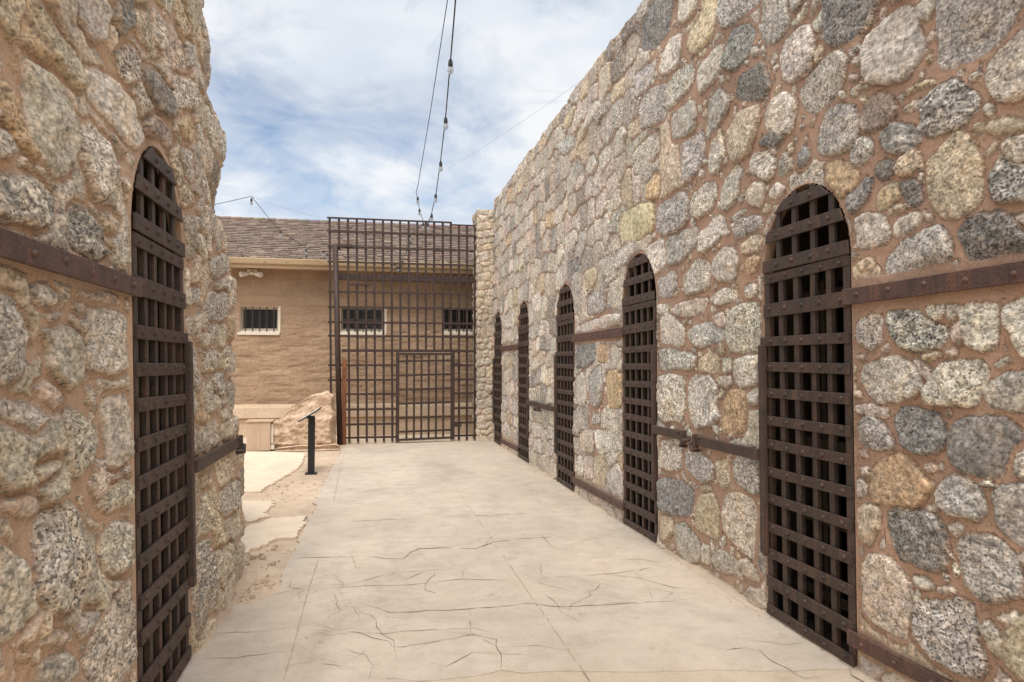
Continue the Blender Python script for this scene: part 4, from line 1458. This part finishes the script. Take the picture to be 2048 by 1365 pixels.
def hbar(x0, x1, z, h=.040, name='crossbar', m='gate', d=-.020, tilt=0, parent=None):
    mb = MB()
    mb.hexa([(gx(x0, z), GY - .008 + d, z - h / 2), (gx(x1, z), GY - .008 + d, z - h / 2 + tilt), (gx(x1, z), GY + .007 + d, z - h / 2 + tilt), (gx(x0, z), GY + .007 + d, z - h / 2),
             (gx(x0, z), GY - .008 + d, z + h / 2), (gx(x1, z), GY - .008 + d, z + h / 2 + tilt), (gx(x1, z), GY + .007 + d, z + h / 2 + tilt), (gx(x0, z), GY + .007 + d, z + h / 2)])
    return mb.build(name, M[m], parent or gate)
for i, x in enumerate(VX):
    top = 4.30 if x < 1.52 else 4.265
    bot = .02
    if i == 0: bot = .75
    if i == 1: bot = 3.70
    if WK0 - .02 < x < WK1 + .06:
        bot = WKT
    vbar(x, bot, top)
hbar(-.86, 1.53, 4.305, .034)
hbar(1.50, 2.02, 4.262, .028)
for z in HZ:
    if z < WKT:
        hbar(-.60 if z < 1.0 else -.86, WK0, z)
        hbar(WK1, 2.03, z)
    else:
        hbar(-.86, 2.03, z)
mb = MB(); mb.box(-.66, 2.04, GY + .02, GY + .12, 3.13, 3.25); mb.build('top_beam', M['gate'], gate)
mb = MB(); mb.box(-.42, -.02, GY - .05, GY + .02, 3.02, 3.06); mb.build('pintle_bracket', M['gate'], gate)
hbar(-.60, 2.03, WKT + .01, .05)
mb = MB(); mb.tube([(-.700, GY - .06, 3.79), (-.585, GY - .06, -.02)], .052, 12); mb.build('gate_post', M['gate'], gate, smooth=True)
mb = MB(); mb.box(-.555, -.470, GY - .06, GY - .0, -.01, 1.60); mb.build('rusty_post_plate', M['rust'], gate, label='bright orange rusted lower plate beside the gate post')
mb = MB(); mb.beam((-.73, GY - .06, 3.76), (-.38, GY - .03, 3.78), .04, .05); mb.build('post_bracket', M['gate'], gate)
wk = MB()
wk.box(WK0, WK0 + .065, GY - .05, GY - .0, .02, WKT - .02)
wk.box(WK1 - .05, WK1 + .03, GY - .05, GY - .0, .04, WKT)
wk.box(WK0 + .065, WK1 - .05, GY - .05, GY - .015, WKT - .075, WKT - .03)
wk.hexa([(WK0 + .065, GY - .05, .035), (WK1 - .05, GY - .05, .06), (WK1 - .05, GY - .015, .06), (WK0 + .065, GY - .015, .035),
         (WK0 + .065, GY - .05, .075), (WK1 - .05, GY - .05, .10), (WK1 - .05, GY - .015, .10), (WK0 + .065, GY - .015, .075)])
wicket = wk.build('wicket_door', M['gate'], None)
wicket.parent = gate
wicket.location = -Vector(gate.location)
def wpart(mb, name):
    o = mb.build(name, M['gate'], None)
    o.parent = wicket
    return o
for k in range(6):
    x = WK0 + .065 + (WK1 - WK0 - .115) * (k + 1) / 7
    mb = MB(); mb.box(x - .019, x + .019, GY - .035, GY - .018, .06, WKT - .05); wpart(mb, 'vertical_bar')
for k, z in enumerate((1.58, 1.31, 1.035, .765, .49, .225)):
    mb = MB()
    z0, z1 = z - .015, z + .005
    mb.hexa([(WK0 + .05, GY - .056, z0 - .019), (WK1 - .04, GY - .056, z1 - .019), (WK1 - .04, GY - .036, z1 - .019), (WK0 + .05, GY - .036, z0 - .019),
             (WK0 + .05, GY - .056, z0 + .019), (WK1 - .04, GY - .056, z1 + .019), (WK1 - .04, GY - .036, z1 + .019), (WK0 + .05, GY - .036, z0 + .019)])
    wpart(mb, 'crossbar')
mb = MB()
for z in (.32, 1.50):
    mb.box(WK1 + .02, WK1 + .16, GY - .065, GY - .045, z - .03, z + .03)
wpart(mb, 'hinge')

# ================================================================== adobe building beyond the gate
BY = 15.3
bl = empty('adobe_building', (-.5, BY, 0))
tag(bl, 'long low tan adobe building with a shingled roof behind the lattice gate', 'building')
WIN = [(-2.70, -1.93, 2.17, 2.72), (-.66, .26, 2.18, 2.75), (1.53, 2.42, 2.20, 2.78), (-4.9, -4.1, 2.17, 2.72), (3.9, 4.7, 2.2, 2.75)]
xs = np.unique(np.round(np.concatenate([np.arange(-7, -3.2, .08), np.arange(-3.2, 3.2, .018), np.arange(3.2, 6.01, .08)] + [np.array(w[:2]) for w in WIN]), 4))
zs = np.unique(np.round(np.concatenate([np.arange(0, 3.66, .018)] + [np.array(w[2:]) for w in WIN]), 4))
def clean(a, keep):
    out = [a[0]]
    for v in a[1:]:
        if v - out[-1] < .006:
            if any(abs(v - k) < 1e-3 for k in keep):
                out[-1] = v
            continue
        out.append(v)
    return np.array(out)
xs = clean(xs, [w[i] for w in WIN for i in (0, 1)])
zs = clean(zs, [w[i] for w in WIN for i in (2, 3)])
SX, SZ = np.meshgrid(xs, zs, indexing='ij')
rowz = SZ / .105
brick = np.abs(rowz - np.round(rowz))
low = sstep(2.75, 2.60, SZ)
bi = np.floor(SX / .42 + (np.floor(SZ / .105) % 2) * .5 + .06 * fbm(SX * 6, SZ * 6, 58, 2))
bj = np.floor(SZ / .105 + .10 * fbm(SX * 5, SZ * 8, 57, 2))
bh = vnoise(bi * 7.31 + .5, bj * 3.17 + .5, 56)
pit = fbm(SX * 2.2, SZ * 9, 61, 4, .6)
hgt = low * (.010 * bh + .003 * fbm(SX * 4, SZ * 15, 59, 3) + .006 * fbm(SX * 13, SZ * 34, 60, 3) + .006 * np.minimum(0, fbm(SX * 5, SZ * 16, 62, 3) - .1) * 3 - .009 * sstep(.12, .0, brick) * (.5 + .8 * fbm(SX * 3, SZ * 6, 64, 2)))
up = sstep(2.93, 2.96, SZ)
brk = SX / .46 + (np.round(SZ / .105 - .5) % 2) * .5
hgt += low * (-.010 * sstep(.022, .0, np.abs(brk - np.round(brk))) * sstep(-.2, .2, fbm(SX * 3, SZ * 6, 63, 2)))
colx = SX / .62 + np.floor((SZ - 2.95) / .36) * .4
hgt += up * (-.012 + .008 * fbm(SX * 2, SZ * 5, 66, 3) - .012 * sstep(.03, .0, np.abs(colx - np.round(colx))) - .010 * sstep(.012, .0, np.abs(SZ - 3.31)))
hgt += .02 * sstep(2.72, 2.76, SZ) * sstep(2.95, 2.92, SZ)
dwin = np.full(SX.shape, 9.0)
for (a, b, c, d) in WIN:
    q = np.maximum(np.maximum(a - SX, SX - b), np.maximum(c - SZ, SZ - d))
    dwin = np.minimum(dwin, q)
hgt = hgt * sstep(0, .12, dwin)
V = np.stack([SX, BY - hgt, SZ], -1).reshape(-1, 3)
idx = np.arange(SX.size).reshape(SX.shape)
Q = np.stack([idx[:-1, :-1], idx[1:, :-1], idx[1:, 1:], idx[:-1, 1:]], -1).reshape(-1, 4)
cx_, cz_ = V[Q][:, :, 0].mean(1), V[Q][:, :, 2].mean(1)
kill = np.zeros(len(Q), bool)
for (a, b, c, d) in WIN:
    kill |= (cx_ > a) & (cx_ < b) & (cz_ > c) & (cz_ < d)
me = bpy.data.meshes.new('wall')
me.from_pydata(V.tolist(), [], Q[~kill].tolist())
me.polygons.foreach_set('use_smooth', [True] * len(me.polygons))
ta = me.attributes.new('tone', 'FLOAT', 'POINT')
ta.data.foreach_set('value', (1 + .10 * low * vnoise(bi * 5.13 + .5, bj * 2.71 + .5, 54)).astype(np.float32).ravel())
me.materials.append(M['adobe'])
wo = bpy.data.objects.new('wall', me)
COL.objects.link(wo)
wo.parent = bl
wo.location = -Vector(bl.location)
mb = MB(); mb.box(-7, 6, BY + .6, BY + 5.6, 0, 3.6); mb.build('rear_rooms', M['adobe_smooth'], bl)
# plinth
mb = MB()
mb.hexa([(-7, BY - .22, .40), (6, BY - .22, .40), (6, BY + .05, .40), (-7, BY + .05, .40), (-7, BY - .20, .63), (6, BY - .20, .63), (6, BY + .05, .69), (-7, BY + .05, .69)])
mb.box(-7, 6, BY - .15, BY - .05, -.05, .40)
mb.build('plinth', M['plinth'], bl, bevel=.015)
for (a, b, c, d) in WIN:
    mb = MB()
    dz, D = .0, .26
    # splayed painted surround
    i0, i1, k0, k1 = a + .04, b - .06, c + .10, d - .05
    o4 = [(a, c), (b, c), (b, d), (a, d)]
    n4 = [(i0, k0), (i1, k0), (i1, k1), (i0, k1)]
    for k in range(4):
        p, q = o4[k], o4[(k + 1) % 4]
        r, s = n4[(k + 1) % 4], n4[k]
        mb.face([(p[0], BY, p[1]), (q[0], BY, q[1]), (r[0], BY + D, r[1]), (s[0], BY + D, s[1])])
    mb.box(a - .03, b + .03, BY - .03, BY + .02, c - .05, c - .002)
    mb.box(b - .002, b + .045, BY - .012, BY + .02, c, d)
    w = mb.build('window', M['offwhite'], bl)
    def sub(mb, nm, mt):
        o = mb.build(nm, M[mt], None)
        o.parent = w
        return o
    mb = MB(); mb.box(i0, i1, BY + D, BY + D + .02, k0, k1); sub(mb, 'pane', 'void')
    n = 5
    for k in range(n):
        x = a + (b - a) * (k + .75) / (n + .4)
        mb = MB(); mb.tube([(x, BY + .06, c + .02), (x, BY + .06, d - .0)], .012, 6); sub(mb, 'bar', 'iron_dark')
    if abs(a + .66) < .01:
        mb = MB()
        mb.box(a + .05, b - .1, BY + .03, BY + .05, c + .26, c + .30)
        mb.box(a + .30, a + .38, BY + .03, BY + .05, c + .12, d - .08)
        sub(mb, 'shutter_bar', 'iron_dark')
# eaves
mb = MB()
mb.box(-7.2, 6.2, BY - .50, BY - .46, 3.455, 3.54); mb.box(-7.2, 6.2, BY - .46, BY + .1, 3.50, 3.53)
mb.build('fascia', M['fascia'], bl)
mb = MB()
mb.hexa([(-7.2, BY - .57, 3.53), (6.2, BY - .57, 3.53), (6.2, BY - .49, 3.53), (-7.2, BY - .49, 3.53), (-7.2, BY - .61, 3.645), (6.2, BY - .61, 3.645), (6.2, BY - .49, 3.645), (-7.2, BY - .49, 3.645)])
mb.build('gutter', M['fascia'], bl, bevel=.012)
# shingles: overlapping rows of tabs, each its own tone
E0, R0 = Vector((0, BY - .56, 3.65)), Vector((0, 18.45, 5.17))
sl = (R0 - E0)
nrow = 24
vv, ff, tone = [], [], []
rg = random.Random(21)
sd_ = sl.normalized()
sn = Vector((0, -sd_.z, sd_.y))
def addquad(pts, c):
    b = len(vv)
    vv.extend(tuple(p) for p in pts)
    ff.append((b, b + 1, b + 2, b + 3))
    tone.extend([c] * 4)
for r in range(nrow):
    a, b = E0 + sl * (r / nrow), E0 + sl * ((r + 1.15) / nrow)
    x = -7.3 - rg.uniform(0, .3)
    while x < 6.3:
        w = rg.uniform(.10, .24)
        l = rg.uniform(.010, .024)
        dn = rg.uniform(-.03, .03)
        p0 = a + sd_ * dn + sn * l + Vector((x, 0, 0))
        p1 = p0 + Vector((w - .006, 0, 0))
        p2, p3 = b + Vector((x + w - .006, 0, 0)), b + Vector((x, 0, 0))
        k = rg.uniform(.76, 1.14)
        c = rg.choice([(.185, .126, .096), (.208, .150, .115), (.172, .124, .098), (.222, .168, .128), (.188, .130, .102)])
        c = tuple(q * k for q in c)
        addquad([p0, p1, p2, p3], c)
        addquad([p0 - sn * .03, p1 - sn * .03, p1, p0], tuple(q * .8 for q in c))
        x += w
addquad([E0 + Vector((-7.3, 0, -.01)), E0 + Vector((6.3, 0, -.01)), R0 + Vector((6.3, 0, -.01)), R0 + Vector((-7.3, 0, -.01))], (.1, .075, .06))
addquad([R0 + Vector((-7.3, 0, .02)), R0 + Vector((6.3, 0, .02)), R0 + Vector((6.3, 3.3, -1.5)), R0 + Vector((-7.3, 3.3, -1.5))], (.2, .15, .12))
# ridge caps
x = -7.3
while x < 6.2:
    c = tuple(q * rg.uniform(.6, 1.0) for q in (.2, .15, .125))
    addquad([R0 + Vector((x, -.14, -.05)), R0 + Vector((x + .3, -.14, -.03)), R0 + Vector((x + .3, 0, .045)), R0 + Vector((x, 0, .03))], c)
    x += .27
me = bpy.data.meshes.new('roof')
me.from_pydata(vv, [], ff)
at = me.attributes.new('tone', 'FLOAT_COLOR', 'POINT')
at.data.foreach_set('color', [q for c in tone for q in (c[0], c[1], c[2], 1)])
me.materials.append(M['shingle'])
ro = bpy.data.objects.new('roof', me)
COL.objects.link(ro)
ro.parent = bl
ro.location = -Vector(bl.location)

# flood light under the eave
fl = empty('flood_light', (-2.45, BY - .05, 3.38))
tag(fl, 'white twin headed flood light fixed under the eave of the adobe building', 'light')
mb = MB(); mb.box(-2.55, -2.35, BY - .06, BY + .0, 3.42, 3.48); mb.beam((-2.45, BY - .05, 3.44), (-2.45, BY - .16, 3.38), .05, .05); mb.build('mount', M['white'], fl)
for sx in (-1, 1):
    mb = MB()
    mb.tube([(-2.45 + sx * .05, BY - .14, 3.38), (-2.45 + sx * .13, BY - .19, 3.365), (-2.45 + sx * .20, BY - .24, 3.345)], [.03, .05, .06], 10)
    mb.build('lamp_head', M['white'], fl, smooth=False)

# ================================================================== eroded adobe remnant
def lumpy(name, prof, y0, y1, mat, seed, amp, step=.03):
    """solid whose top follows prof(x); front, top and sides weathered"""
    x0, x1 = prof[0][0], prof[-1][0]
    nx = int((x1 - x0) / step)
    px_, pz_ = [p[0] for p in prof], [p[1] for p in prof]
    ny = int((y1 - y0) / step)
    bm = bmesh.new()
    nz = 46
    ring = []
    us = [('f', t / nz) for t in range(nz)] + [('t', t / ny) for t in range(ny)] + [('b', t / nz) for t in range(nz + 1)]
    grid = []
    for i in range(nx + 1):
        x = x0 + (x1 - x0) * i / nx
        h = float(np.interp(x, px_, pz_))
        # rounded ends
        e = min(1, (i + .0) / 3, (nx - i) / 3)
        col = []
        for k, t in us:
            if k == 'f': y, z, n = y0, h * t, (0, -1, 0)
            elif k == 't': y, z, n = y0 + (y1 - y0) * t, h, (0, -.3, 1)
            else: y, z, n = y1, h * (1 - t), (0, 1, 0)
            ym = (y0 + y1) / 2
            y = ym + (y - ym) * (.35 + .65 * e)
            a, b = np.array([x * 1.0 + y * .7]), np.array([z + y * .4])
            d = amp * .6 * float(fbm(a * 3, b * 3, seed, 4, .6)[0]) + amp * .3 * float(fbm(a * 6, b * 12, seed + 3, 3)[0]) + amp * .25 * float(vnoise(np.floor(a / .30 + .5 * (np.floor(b / .12) % 2)) * 5.3 + .5, np.floor(b / .12 + .15 * fbm(a * 5, b * 5, seed + 4, 2)) * 3.7 + .5, seed + 6)[0]) + amp * .35 * (.4 - abs(float(fbm(a * 7, b * 9, seed + 7, 4, .6)[0])) * 2)
            if z < .10 and k == 'f': d -= .05 * math.sin(z / .10 * math.pi)
            col.append(bm.verts.new((x + .6 * amp * float(fbm(a * 5, b * 5, seed + 9, 2)[0]), y + n[1] * d, max(-.02, z + n[2] * d * .8))))
        grid.append(col)
    for i in range(nx):
        for j in range(len(us) - 1):
            f = bm.faces.new((grid[i][j], grid[i + 1][j], grid[i + 1][j + 1], grid[i][j + 1]))
            f.smooth = True
    bm.faces.new(grid[0])
    bm.faces.new(grid[-1][::-1])
    bmesh.ops.recalc_face_normals(bm, faces=bm.faces)
    me = bpy.data.meshes.new(name)
    bm.to_mesh(me)
    bm.free()
    me.materials.append(mat)
    o = bpy.data.objects.new(name, me)
    COL.objects.link(o)
    return o
ru = lumpy('ruined_wall', [(-1.78, .34), (-1.70, .46), (-1.50, .60), (-1.36, .76), (-1.05, .95), (-.80, .99), (-.70, .93), (-.655, .80)], 12.95, 13.6, M['ruin'], 71, .085, .02)
tag(ru, 'low sloping remnant of pink eroded adobe wall left of the gate post', 'ruined wall')
rf_ = lumpy('adobe_footing', [(-1.62, .05), (-1.2, .09), (-.9, .07), (-.62, .10), (-.56, .05)], 12.72, 12.97, M['ruin'], 75, .03)
tag(rf_, 'low crumbling adobe footing along the base of the sloping wall remnant', 'footing')

# slatted wooden box
wb = empty('wooden_box', (-1.93, 13.0, 0))
tag(wb, 'tan wooden slatted box standing on the pale slab left of the adobe remnant', 'box')
mb = MB()
xx = -2.13
for k in range(7):
    w = .056
    mb.box(xx, xx + w, 12.86 + .0015 * (k % 2), 12.885, .005, .50)
    xx += w + .001
mb.build('front_slats', M['wood'], wb)
mb = MB(); mb.box(-2.12, -1.73, 12.885, 13.22, .01, .49); mb.build('carcass', M['wood'], wb)
mb = MB(); mb.box(-2.15, -1.70, 12.84, 13.25, .50, .525); mb.build('lid', M['wood'], wb, bevel=.006)
mb = MB(); mb.box(-1.725, -1.69, 12.90, 12.94, .12, .46); mb.box(-1.725, -1.67, 12.88, 12.96, .02, .10); mb.build('hinge_post', M['offwhite'], wb)

# ================================================================== interpretive sign
sg = empty('lectern_sign', (-.815, 10.1, 0))
tag(sg, 'slim black lectern sign with a slanted panel on a single post beside the path', 'sign')
mb = MB(); mb.box(-.862, -.770, 10.085, 10.125, -.02, .775); mb.build('post', M['black'], sg, bevel=.003)
mb = MB(); mb.box(-.895, -.737, 10.03, 10.18, -.015, .004)
for bx_ in (-.88, -.752):
    for by_ in (10.045, 10.165):
        mb.dome((bx_, by_, .004), (0, 0, 1), .009, .008, 6)
mb.build('base_plate', M['black'], sg)
mb = MB()
a, b = Vector((-.965, 0, .722)), Vector((-.695, 0, .886))
ax = (b - a).normalized()
nn = Vector((-ax.z, 0, ax.x))
for (m0, m1, cc) in ((0, .018, 0),):
    p = []
    for hh in (m0, m1):
        for (q, y) in ((a, 9.84), (b, 9.84), (b, 10.38), (a, 10.38)):
            p.append(q + nn * hh + Vector((0, y, 0)))
    mb.hexa(p)
mb.beam((-.83, 9.98, .775), (-.83, 10.24, .775), .09, .02)
mb.build('panel_tray', M['black'], sg, bevel=.002)
mb = MB()
p = []
for hh in (.0185, .0215):
    for (t, y) in ((.02, 9.86), (.29, 9.86), (.29, 10.36), (.02, 10.36)):
        p.append(a + ax * t + nn * hh + Vector((0, y, 0)))
mb.hexa(p)
mb.build('panel_face', M['panel'], sg)

# ================================================================== festoon lights
def at(u, v, d):
    r = ray(u, v)
    r = r / r.y
    return Vector((0, 0, HC)) + r * d
def sagged(pts, n=6, sag=0):
    out = []
    for i in range(len(pts) - 1):
        for k in range(n):
            t = k / n
            p = pts[i].lerp(pts[i + 1], t)
            p.z -= sag * 4 * t * (1 - t)
            out.append(p)
    out.append(pts[-1])
    return out
def festoon(label, cable, bulbs, rad=.006, size=1.0, group='festoon light strings', cat='string light'):
    base = cable[0]
    e = empty('festoon_string', base)
    tag(e, label, cat, group)
    mb = MB(); mb.tube(cable, rad, 5); mb.build('cable', M['cable'], e)
    for p in bulbs:
        mb = MB()
        mb.tube([p + Vector((0, 0, .0)), p + Vector((0, 0, -.02)) * size, p + Vector((0, 0, -.055)) * size, p + Vector((0, 0, -.075)) * size], [.012 * size, .021 * size, .024 * size, .020 * size], 8)
        s = mb.build('socket', M['cable'], e, smooth=True)
        mb = MB()
        mb.tube([p + Vector((0, 0, -z)) * size for z in (.074, .09, .115, .135, .147)], [q * size for q in (.016, .027, .034, .025, .008)], 10)
        o = mb.build('bulb', M['bulb'], None, smooth=True)
        o.parent = s
    return e
A = [at(930, -260, 4.9), at(911, 0, 5.9), at(901, 121, 7.0), at(891, 236, 8.6), at(881, 323, 10.3), at(872, 388, 12.2), at(863, 428, 13.6), at(856, 447, 14.3), at(842, 452, 15.0)]
Bu = [at(901, 119, 7.0), at(891.5, 235, 8.6), at(881.5, 323, 10.3), at(871.5, 388, 12.2), at(863.5, 428, 13.6), at(856, 446, 14.2)]
festoon('black festoon cable with clear bulbs running overhead down to the top of the gate', sagged(A, 6), Bu, .0075, 1.05)
B = [at(915, -200, 6.2), at(895, 0, 7.6), at(861, 222, 10.0), at(836, 371, 12.2), at(832, 385, 12.5), at(835, 396, 13.0), at(839, 420, 14.0), at(848, 448, 14.6), at(820, 470, 14.9), at(812, 500, 14.95)]
festoon('thinner overhead cable left of the bulb cable, its few bulbs hanging behind the gate top', sagged(B, 4), [at(835.5, 394, 12.95), at(839, 418, 14.0), at(846, 446, 14.6), at(820, 470, 14.85), at(814, 496, 14.8)], .0055, .9)
C = [at(748, 455, 14.5), at(790, 530, 14.75), at(797, 538, 14.75), at(806, 520, 14.75), at(822, 480, 14.75), at(860, 455, 14.6), at(905, 462, 14.6)]
festoon('festoon string drooping in a vee against the eave behind the gate', sagged(C, 4), [at(789, 526, 14.7), at(797, 533, 14.7), at(805, 521, 14.7), at(822, 484, 14.7)], .005, .85)
K = at(503, 393, 12.5)
D = [at(380, 420, 12.2), at(455, 404, 12.3), K, at(540, 440, 13.2), at(562, 464, 13.8), at(613, 496, 14.6), at(648, 505, 14.8)]
festoon('festoon cable peaking above the left roof and falling to the eave', sagged(D, 4), [K + Vector((0, 0, -.03)), at(561, 461, 13.8), at(612, 498, 14.6), at(647, 501, 14.7)], .005, .85)
E_ = [at(430, 508, 14.75), at(485, 510, 14.75), at(530, 518, 14.75), at(573, 518, 14.75), at(613, 512, 14.75), at(656, 506, 14.75), at(720, 517, 14.75)]
festoon('festoon string looped along the gutter of the adobe building', sagged(E_, 4, .02), [at(u, v, 14.73) for u, v in ((485, 509), (530, 516), (573, 516), (613, 511), (655, 508))], .004, .75)
def wire(label, pts, rad):
    mb = MB(); mb.tube(pts, rad, 5)
    o = mb.build('guy_wire', M['wire'], loc=pts[0])
    tag(o, label, 'wire')
    return o
wire('thin steel wire slanting from the right wall top to the festoon cable', sagged([at(885, 345, 11.0), at(1190, 142, 7.2)], 8, .03), .0016)
wire('thin wire from the cable peak above the left roof to the top of the gate', sagged([K, at(640, 436, 13.72)], 6, .02), .003)

# ================================================================== sky and sun
W = bpy.data.worlds.new('World')
SC.world = W
W.use_nodes = True
nt = W.node_tree
nt.nodes.clear()
t = NT(nt)
out = t.n('ShaderNodeOutputWorld')
SUN_EL, SUN_AZ = math.radians(62), math.radians(188)     # azimuth clockwise from +Y: behind the camera
sky = t.n('ShaderNodeTexSky', sky_type='NISHITA')
sky.sun_disc = False
sky.sun_elevation = SUN_EL
sky.sun_rotation = SUN_AZ
sky.air_density = 1.0
sky.dust_density = .6
bg1 = t.n('ShaderNodeBackground')
bg1.inputs['Strength'].default_value = SKY_S
t.l(sky.outputs[0], bg1.inputs['Color'])
gen = t.n('ShaderNodeTexCoord').outputs['Generated']
sep = t.n('ShaderNodeSeparateXYZ')
t.l(gen, sep.inputs[0])
zz = t.math('ADD', t.math('MAXIMUM', sep.outputs[2], 0.0), .16)
cmb = t.n('ShaderNodeCombineXYZ')
t.l(t.math('DIVIDE', sep.outputs[0], zz), cmb.inputs[0])
t.l(t.math('DIVIDE', sep.outputs[1], zz), cmb.inputs[1])
pv = t.mapping(cmb.outputs[0], (.9, .75, 1), (0, 0, .5))
n1 = t.noise(pv, 1.15, 7, .56, .5)
n2 = t.noise(pv, 3.4, 6, .6, .9)
dens = t.math('ADD', t.math('MULTIPLY', n1, .72), t.math('MULTIPLY', n2, .28))
mask = t.maprange(dens, .34, .50)
shade = t.noise(t.mapping(cmb.outputs[0], (.8, .8, 1), (0, 0, 1.2)), 1.9, 5, .55, .3)
ccol = t.ramp(shade, [(.34, (.66, .72, .82)), (.5, (.80, .85, .92)), (.64, (.96, .97, .98))])
bg2 = t.n('ShaderNodeBackground')
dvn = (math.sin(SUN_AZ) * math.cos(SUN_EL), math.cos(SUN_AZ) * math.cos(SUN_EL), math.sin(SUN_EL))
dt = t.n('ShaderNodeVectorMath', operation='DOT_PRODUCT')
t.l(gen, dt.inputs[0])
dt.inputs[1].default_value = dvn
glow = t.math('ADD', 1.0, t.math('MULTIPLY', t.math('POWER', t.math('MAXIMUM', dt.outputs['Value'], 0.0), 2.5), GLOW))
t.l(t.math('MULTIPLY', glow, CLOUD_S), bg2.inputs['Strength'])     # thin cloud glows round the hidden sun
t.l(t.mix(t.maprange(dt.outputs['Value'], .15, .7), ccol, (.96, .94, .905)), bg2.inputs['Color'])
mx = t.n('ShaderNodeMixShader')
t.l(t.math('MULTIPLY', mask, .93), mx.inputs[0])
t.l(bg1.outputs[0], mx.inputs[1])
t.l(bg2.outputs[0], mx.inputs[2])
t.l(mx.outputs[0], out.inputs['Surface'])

sun = bpy.data.lights.new('sun', 'SUN')
sun.energy = SUN_E
sun.angle = math.radians(11)
sun.color = (1.0, .945, .87)
so_ = bpy.data.objects.new('sun', sun)
COL.objects.link(so_)
dv = Vector((math.sin(SUN_AZ) * math.cos(SUN_EL), math.cos(SUN_AZ) * math.cos(SUN_EL), math.sin(SUN_EL)))
so_.rotation_euler = dv.to_track_quat('Z', 'Y').to_euler()

vs = SC.view_settings
vs.view_transform = 'Standard'
vs.look = 'None'
vs.exposure = EXPO
vs.gamma = 1.0
vs.use_curve_mapping = False
SC.cycles.max_bounces = 8
SC.cycles.diffuse_bounces = 5
SC.cycles.use_denoising = True
